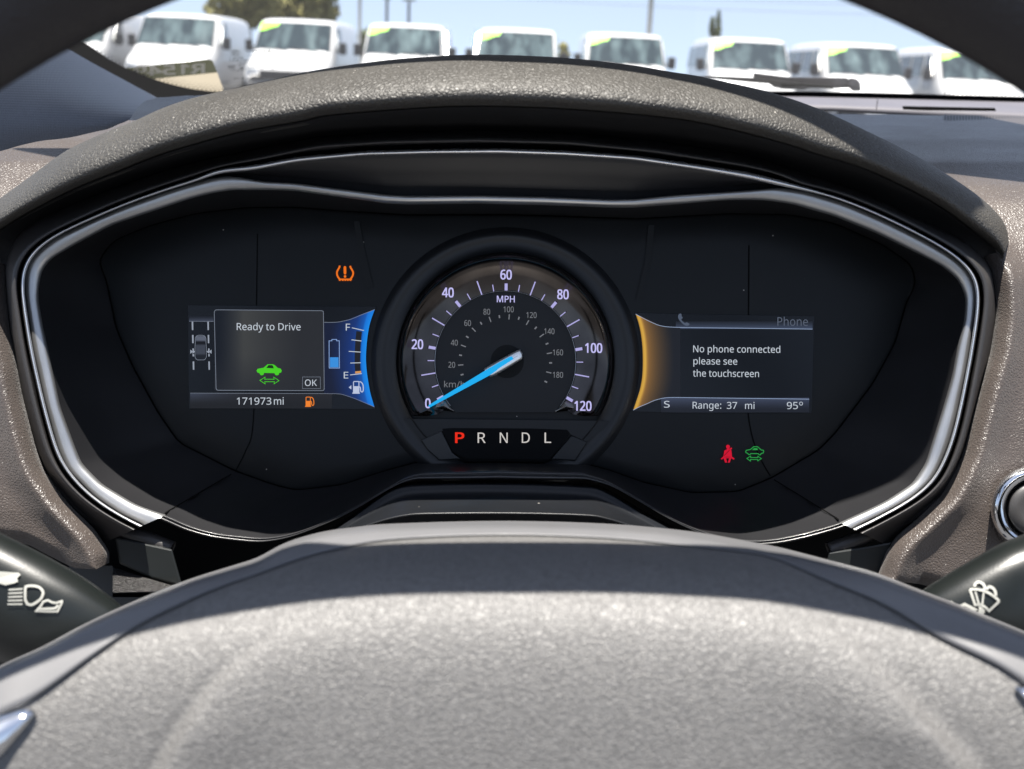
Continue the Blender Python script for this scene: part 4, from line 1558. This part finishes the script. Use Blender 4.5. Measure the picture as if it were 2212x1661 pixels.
# registration sticker on the glass
stk = empty('windshield_sticker', gp(440, 188, 0.002), 'beige and olive sticker reading R154 in reverse, stuck low on the windshield', 'sticker')
ink = Ink(place=lambda u, v: gp(u, v, 0.0008))
ink.poly([(300, 173), (376, 165.5), (469, 156), (482, 192), (478, 202), (380, 205), (310, 188)])
m_ = thin_card('sticker_beige', (0.42, 0.37, 0.28))
ink.build('beige_backing', m_, stk)
ink = Ink(place=lambda u, v: gp(u, v, 0.0012))
ink.poly([(262, 148), (452, 128), (459, 131), (469, 156.5), (376, 166), (300, 174)])
olive = ink.build('olive_band', thin_card('sticker_olive', (0.06, 0.062, 0.042)), stk)
ink = Ink(place=lambda u, v: gp(u, v, 0.0015))
ink.text('R1549', 290, 441, 164, 20, slope=-0.045, bold=.07, mirror=True)
ink.build('sticker_number', mat('sticker_text', (0.88, 0.85, 0.74), 0.6), olive)

# A-pillar trim
pil = empty('pillar_trim', W(100, 320, .75), 'grey woven windshield pillar trim behind the top left of the dashboard', 'pillar trim')
ea = catmull([(-160, -80), (-40, 0), (60, 52), (167, 117), (239, 157), (308, 194), (345, 214)], 6)
eb = catmull([(-300, 380), (-120, 356), (0, 330), (80, 308), (154, 299), (232, 284), (296, 262)], 6)
EA, EB = resample(ea, 60), resample(eb, 60)
rws_ = []
for k in range(25):
    t = k / 24
    r = []
    for i in range(60):
        s = i / 59
        x = EA[i][0] + (EB[i][0] - EA[i][0]) * t
        y = EA[i][1] + (EB[i][1] - EA[i][1]) * t
        d = (.80 + .04 * s) * (1 - t) + (.70 + .02 * s) * t - .045 * math.sin(math.pi * t)
        r.append(W(x, y, d))
    rws_.append(r)
g = Geo(); g.grid(rws_)
g.build('woven_cover', WEAVE, pil)
# unseen car roof: slabs placed so their edges cast the dashboard shade
roof = empty('car_roof', (0.35, .1, 1.15 + .2), 'unseen pale car roof, its opening shaped to let sun onto the dashboard', 'car roof')
zr = 1.15 + .215
g = Geo()
hp = [(-.5, .61), (-.22, .61), (-.15, .60), (-.13, .50), (.10, .51), (.15, .515), (.20, .485), (.27, .465), (1.25, .465), (1.25, .63), (-.5, .63)]  # front edge bent to set where the dashboard shade begins
g.prism([(x, y, zr) for x, y in hp], [(x, y, zr + .035) for x, y in hp])
g.box(-.5, -.30, zr, -.33, .485, zr + .035)
g.box(1.0, -.30, zr, 1.25, .485, zr + .035)
bevel(g.build('headliner', ROOFM, roof, smooth=False), .004)

for x0, x1, lab in ((-.36, .30, 'unseen grey board added on the driver side to shade the far dashboard'), (.42, 1.02, 'unseen grey board added on the passenger side to shade the far dashboard')):
    vz = empty('added_shade_board', (x0, .6, zr), lab, 'shade board', 'shade boards')  # boards added out of view to keep sun off the far dashboard
    g = Geo()
    g.prism([(x0, .60, zr - .005), (x1, .60, zr - .005), (x1, .848, 1.15 + .070), (x0, .848, 1.15 + .070)], [(x0, .60, zr - .025), (x1, .60, zr - .025), (x1, .848, 1.15 + .056), (x0, .848, 1.15 + .056)])
    bevel(g.build('shade_board', ROOFM, vz, smooth=False), .006)
    g = Geo(); g.tube([(x0 + .02, .603, zr - .015), (x1 - .02, .603, zr - .015)], .006, 8)
    g.build('hinge_rod', MATS['bezel_black'], vz)
g = Geo()
dfp = [(-.24, .50), (-.16, .455), (-.12, .425), (-.07, .408), (-.02, .403), (.03, .406), (.10, .404), (.140, .402), (.160, .43), (.168, .50)]  # plate added out of view, outlined to shade the top of the hood
g.prism([(x, y, zr + .006) for x, y in dfp], [(x, y, zr + .020) for x, y in dfp])
bevel(g.build('shade_plate', MATS['bezel_black'], roof, smooth=False), .003)

# wiper arm resting at the base of the glass
wa = empty('windshield_wiper', gp(1740, 200, -.02), 'grey windshield wiper resting along the base of the glass', 'windshield wiper')
WG = mat('wiper_grey', (0.10, 0.10, 0.11), 0.45, var=0.1, vscale=30)


def wprism(name, q, o0, o1, m_):
    g_ = Geo()
    g_.prism([gp(x, y, -o0) for x, y in q], [gp(x, y, -o1) for x, y in q])
    return bevel(g_.build(name, m_, wa, smooth=False), .0015)


wprism('wiper_blade', [(1480, 166), (1535, 164), (1627, 168), (1800, 186), (1800, 192), (1627, 178), (1535, 169), (1480, 170)], .012, .02, mat('wiper_rubber', (0.02, 0.02, 0.02), 0.7))
wprism('wiper_arm', [(1627, 157), (1650, 160), (1700, 166), (1830, 168), (1840, 176), (1836, 190), (1748, 190), (1735, 194), (1690, 192), (1672, 188), (1660, 180), (1627, 178)], .022, .04, WG)
wprism('pivot_cover', [(1834, 168), (1850, 170), (1858, 178), (1860, 196), (1842, 197), (1832, 188)], .018, .05, WG)
wprism('arm_slot', [(1684, 182), (1700, 179), (1734, 177), (1740, 182), (1728, 187), (1690, 187)], .0205, .0225, GROOVE)

# ================================================================== OUTSIDE
g = Geo()
g.grid([[(x, y, 0) for x in range(-1500, 1501, 300)] for y in range(-300, 2701, 300)])
o = g.build('ground', ASPH, None, smooth=False)
prop(o, kind='structure')

VAN_FACE = mat('van_lens', (0.5, 0.5, 0.5), 0.2)


def make_van(passenger, label):
    """front at y = 0 facing -Y, centre x = 0"""
    root = empty('white_van', (0, 0, 0), label, 'van', 'white vans parked in a row')
    sec = [  # y, hw low, hw belt, hw top, zb, zbelt, ztop
        (0.00, .78, .86, .80, .38, .60, .74), (.06, .90, .95, .88, .30, .72, .94), (.20, .97, .99, .90, .28, .90, 1.08), (.60, .99, 1.0, .93, .28, 1.00, 1.18), (.98, .99, 1.01, .95, .28, 1.10, 1.30),
        (1.30, .99, 1.01, .94, .28, 1.20, 1.59), (1.62, .99, 1.01, .93, .28, 1.25, 1.93), (1.80, .99, 1.01, .90, .28, 1.25, 2.06), (2.2, .99, 1.01, .90, .28, 1.25, 2.10),
        (4.2, .99, 1.01, .90, .28, 1.25, 2.11), (5.3, .99, 1.01, .90, .28, 1.25, 2.09), (5.52, .96, .99, .87, .32, 1.25, 2.02), (5.6, .92, .95, .82, .4, 1.2, 1.9)]
    rws2 = []
    for y, hl, hb, ht, zb, zbelt, zt in sec:
        half = [(hl * .9, zb), (hl, zb + .08), (hb, zbelt), (ht + (hb - ht) * .25, zt - .16 if zt - .16 > zbelt else (zbelt + zt) / 2), (ht, zt - .06), (ht - .07, zt - .015), (ht - .3, zt), (0, zt + .012)]
        ring = [(-x, z) for x, z in half] + [(x, z) for x, z in reversed(half[:-1])]
        rws2.append([(x, y + (0.10 * (x / hb) ** 2 if y < 1.7 else 0), z) for x, z in ring])
    g_ = Geo(); g_.grid(rws2)
    n = len(rws2[0])
    g_.f.append(tuple(range(n))); g_.f.append(tuple(range(len(g_.v) - n, len(g_.v))))
    bd = g_.build('body', VANW, root)
    sm = bd.modifiers.new('round', 'SUBSURF'); sm.levels = 1; sm.render_levels = 1

    def front(x, s, off=.02):   # point on the sloping screen, s 0 bottom .. 1 top
        y = 1.0 + (1.63 - 1.0) * s + .10 * x * x
        z = 1.31 + (1.965 - 1.31) * s - .02 * x * x
        return (x, y - off * 1.1, z + off * .9)
    g_ = Geo()
    g_.grid([[front((.90 - .06 * s) * (k / 8 - 1), s) for k in range(17)] for s in [0, .02, .25, .5, .75, .98, 1]])
    g_.build('windshield_glass', VANG, root)
    g_ = Geo()
    g_.grid([[front((.92 - .06 * s) * (k / 8 - 1), s, .012) for k in range(17)] for s in [-.05, .5, 1.02]])
    g_.build('glass_seal', VANB, root)
    g_ = Geo()
    for k in range(1):
        pts = [(-.85, .985), (-.40, .985), (-.42, .86), (-.60, .80), (-.70, .72), (-.87, .68)]
        g_.add([front(x, s, .03) for x, s in pts], [tuple(range(len(pts)))])
    g_.build('lime_sticker', LIME, root, smooth=False)
    for sgn in (-1, 1):
        g_ = Geo()
        pts = [(1.55, 1.36), (2.35, 1.36), (2.35, 1.90), (2.02, 1.90)]
        def sx(z): return sgn * (1.015 - max(0, z - 1.25) * .115)
        g_.prism([(sx(z) + sgn * .012, y, z) for y, z in pts], [(sx(z) - sgn * .03, y, z) for y, z in pts])
        g_.build('door_window', VANG, root, smooth=False)
        g_ = Geo()
        g_.prism([(sgn * 1.02, y, z) for y, z in [(1.42, .5), (2.45, .5), (2.45, .515), (1.42, .515)]], [(sgn * .98, y, z) for y, z in [(1.42, .5), (2.45, .5), (2.45, .515), (1.42, .515)]])
        g_.build('door_seam', VANB, root, smooth=False)
        if passenger:
            for y0, y1 in ((2.55, 3.45), (3.6, 4.5), (4.62, 5.3)):
                g_ = Geo()
                pts = [(y0, 1.38), (y1, 1.38), (y1, 1.88), (y0, 1.88)]
                g_.prism([(sx(z) + sgn * .012, y, z) for y, z in pts], [(sx(z) - sgn * .03, y, z) for y, z in pts])
                g_.build('side_window', VANG, root, smooth=False)
        g_ = Geo()
        g_.box(sgn * 1.14 - .09, 1.48, 1.28, sgn * 1.14 + .09, 1.58, 1.56)
        g_.box(sgn * 1.03 - .05, 1.5, 1.34, sgn * 1.03 + .05, 1.56, 1.40)
        bevel(g_.build('mirror', VANB, root, smooth=False), .03)
        g_ = Geo()
        pts = [(.58, .74), (.88, .80), (.90, .92), (.60, .88)]
        g_.prism([(sgn * x, .02 + .1 * x * x, z) for x, z in pts], [(sgn * x, .3, z) for x, z in pts])
        bevel(g_.build('headlight', VANL, root, smooth=False), .02)
        for yw in (.95, 4.5):
            g_ = Geo()
            rr = [[(sgn * x, yw + r * math.cos(a * math.pi / 12), .35 + r * math.sin(a * math.pi / 12)) for a in range(24)] for x, r in [(.76, .22), (.76, .33), (.78, .35), (.99, .35), (1.01, .33), (1.01, .23)]]
            g_.grid(rr, closed=True)
            wl = g_.build('wheel', TYRE, root)
            g_ = Geo()
            rr = [[(sgn * x, yw + r * math.cos(a * math.pi / 12), .35 + r * math.sin(a * math.pi / 12)) for a in range(24)] for x, r in [(1.008, .232), (.97, .2), (.96, .1), (1.0, .08), (1.0, .005)]]
            g_.grid(rr, closed=True)
            g_.build('rim', STEEL, wl)
    g_ = Geo(); g_.box(-.56, -.03, .66, .56, .08, .86)
    bevel(g_.build('grille', VANB, root, smooth=False), .02)
    g_ = Geo(); g_.box(-.88, -.04, .34, .88, .12, .56)
    bevel(g_.build('bumper', VANB, root, smooth=False), .04)
    g_ = Geo(); g_.box(-.26, -.06, .46, .26, -.035, .60)
    g_.build('number_plate', mat('plate_white', (0.6, 0.6, 0.6), 0.5), root, smooth=False)
    g_ = Geo(); g_.tube([front(-.1, -.03, .04), front(-.45, .02, .04), front(-.75, .06, .035)], .012, 6); g_.tube([front(.62, -.03, .04), front(.3, .02, .04), front(-.02, .06, .035)], .012, 6)
    g_.build('wipers', VANB, root)
    return root


def copy_tree(o, parent=None):
    c = o.copy()
    col.objects.link(c)
    c.parent = parent
    for ch in [x for x in bpy.data.objects if x.parent == o]:
        copy_tree(ch, c)
    return c


DV = 28.5


def ground_x(u, dist):
    """world x of picture column u at the given distance along y, near the horizon line"""
    vh = 146 + (u - CX) * math.tan(rad(2.5))
    ray = R3 @ Vector(((u - CX) / F, -(vh - CY) / F, -1))
    return ray.x / ray.y * dist


LBL = ['white van at the far left end, mostly hidden by the steering wheel rim',
       'white cargo van without lime sticker, seen just above the reversed windshield sticker',
       'white cargo van with lime sticker, directly behind the etched windshield stamp',
       'white cargo van with lime sticker, just right of the tall thin pole on the left',
       'white cargo van with lime sticker, directly above the crest of the padded hood',
       'white van with lime sticker, left of the thick pole and right of the hood crest',
       'white passenger van with lime sticker, standing before the small cypress',
       'white passenger van with lime sticker, right behind the grey windshield wiper',
       'white passenger van at the right end of the row, partly behind the wheel rim']
cxs = [148, 385, 634, 873, 1112, 1351, 1616, 1866, 2108]
protos = {}
for k, u in enumerate(cxs):
    pas = k >= 6
    if pas not in protos:
        o = protos[pas] = make_van(pas, LBL[k])
    else:
        o = copy_tree(protos[pas])
    dy = [0, 0, .3, .1, 0, .2, -.1, .1, 0][k]
    o.location = (ground_x(u, DV + dy + 1.3), DV + dy, 0)
    o.rotation_euler = (0, 0, rad([0, 1.2, -.6, .4, -1.0, .8, -.5, 1.1, -.8][k]))
    o['label'] = LBL[k]
    if k == 1:
        for ch in [x for x in bpy.data.objects if x.parent == o and x.name.startswith('lime_sticker')]:
            bpy.data.objects.remove(ch)


# poles
def pole(name, u, dist, w, h, label, arm=0.0, hor=None):
    x = ground_x(u, dist)
    root = empty(name, (x, dist, 0), label, 'pole', 'poles behind the vans')
    g_ = Geo(); g_.tube([(x, dist, 0), (x, dist, h * .5), (x, dist, h)], [w / 2, w * .46, w * .4], 12)
    g_.build('shaft', POLE, root)
    if arm:
        g_ = Geo(); g_.box(x - arm, dist - .1, h - .12, x + arm, dist + .1, h)
        g_.build('lamp_head', POLE, root, smooth=False)
    g_ = Geo(); g_.tube([(x, dist, 0), (x, dist, .5)], w * .9, 12)
    g_.build('footing', mat('concrete', (0.35, 0.34, 0.32), 0.9, var=0.1, vscale=3), root)


pole('light_pole', 776, 60, .17, 11, 'slim grey pole rising out of view between the second and third vans')
pole('light_pole', 834, 75, .20, 4.9, 'short far lamp pole, left one of the close pair over the third van', .25)
pole('light_pole', 881, 75, .20, 4.85, 'short far lamp pole, right one of the close pair over the third van', .4)
pole('utility_pole', 1396, 62, .27, 12, 'thick grey pole rising above the roof of the van right of centre')
g = Geo()
for z, y in ((4.72, 70), (5.35, 72)):
    x0, x1 = ground_x(700, y), ground_x(2300, y)
    g.tube([(x0 + (x1 - x0) * t / 12, y, z + 1.15 - 1.1 + .35 * ((t - 6) / 6) ** 2) for t in range(13)], .014, 5, cap=False)
o = g.build('overhead_wire', POLE, None)
prop(o, 'thin overhead wires crossing the sky behind the vans', 'wire')


# trees
def tree(name, u, dist, h, cr, crz, base, n, leaf, lm, label, blobs=14, limbs=5):
    x = ground_x(u, dist)
    root = empty(name, (x, dist, 0), label, 'tree', 'trees beyond the vans')
    rnd = random.Random(int(u))
    g_ = Geo()
    g_.tube([(x, dist, 0), (x + .1, dist, h * .3), (x, dist, h * .7)], [cr * .09 + .06, cr * .07 + .05, .04], 9)
    for k in range(limbs):
        a = rnd.uniform(0, 6.28)
        g_.tube([(x, dist, h * rnd.uniform(.25, .5)), (x + math.cos(a) * cr * .4, dist + math.sin(a) * cr * .4, h * .62), (x + math.cos(a) * cr * .7, dist + math.sin(a) * cr * .7, h * .8)], [.09, .06, .02], 6)
    g_.build('trunk', BARK, root)
    g_ = Geo()
    bl = []
    for k in range(blobs):
        a, rr, zz = rnd.uniform(0, 6.28), rnd.uniform(0, .75) * cr, rnd.uniform(-.75, .75)
        rr *= math.sqrt(1 - zz * zz * .8)
        bl.append((x + math.cos(a) * rr, dist + math.sin(a) * rr, base + crz + zz * crz, rnd.uniform(.3, .5)))
    for k in range(n):
        bx, by, bz, bs = rnd.choice(bl)
        d = Vector((rnd.gauss(0, 1), rnd.gauss(0, 1), rnd.gauss(0, 1))).normalized() * (rnd.random() ** .4)
        c = Vector((bx + d.x * cr * bs, by + d.y * cr * bs, bz + d.z * crz * bs))
        a = Vector((rnd.uniform(-1, 1), rnd.uniform(-1, 1), rnd.uniform(-1, 1))).normalized()
        b2 = a.cross(Vector((rnd.uniform(-1, 1), rnd.uniform(-1, 1), rnd.uniform(-1, 1)))).normalized()
        s_ = leaf * rnd.uniform(.6, 1.3)
        g_.add([c - a * s_, c - b2 * s_ * .5, c + a * s_, c + b2 * s_ * .5], [(0, 1, 2, 3)])
    g_.build('crown', lm, root, smooth=False)


tree('broadleaf_tree', 530, 62, 7.2, 2.7, 2.2, 2.3, 13000, .16, LEAFG, 'large olive tree behind the two leftmost clear vans', 18)
tree('broadleaf_tree', 655, 64, 7.4, 2.3, 2.4, 2.3, 12000, .16, LEAFG, 'olive green tree beside the larger one, above the second van', 18)
tree('young_tree', 783, 70, 3.6, .75, 1.0, 1.4, 1500, .12, LEAFD, 'small dark tree in the gap right of the second van', 7)
tree('young_tree', 1217, 85, 2.9, .8, .7, 1.5, 1500, .12, LEAFG, 'low bushy tree in the gap between the two middle vans', 7)
tree('cypress', 1537, 80, 4.9, .42, 1.7, 1.7, 2500, .10, LEAFD, 'narrow dark cypress rising behind a van roof', 9, 0)
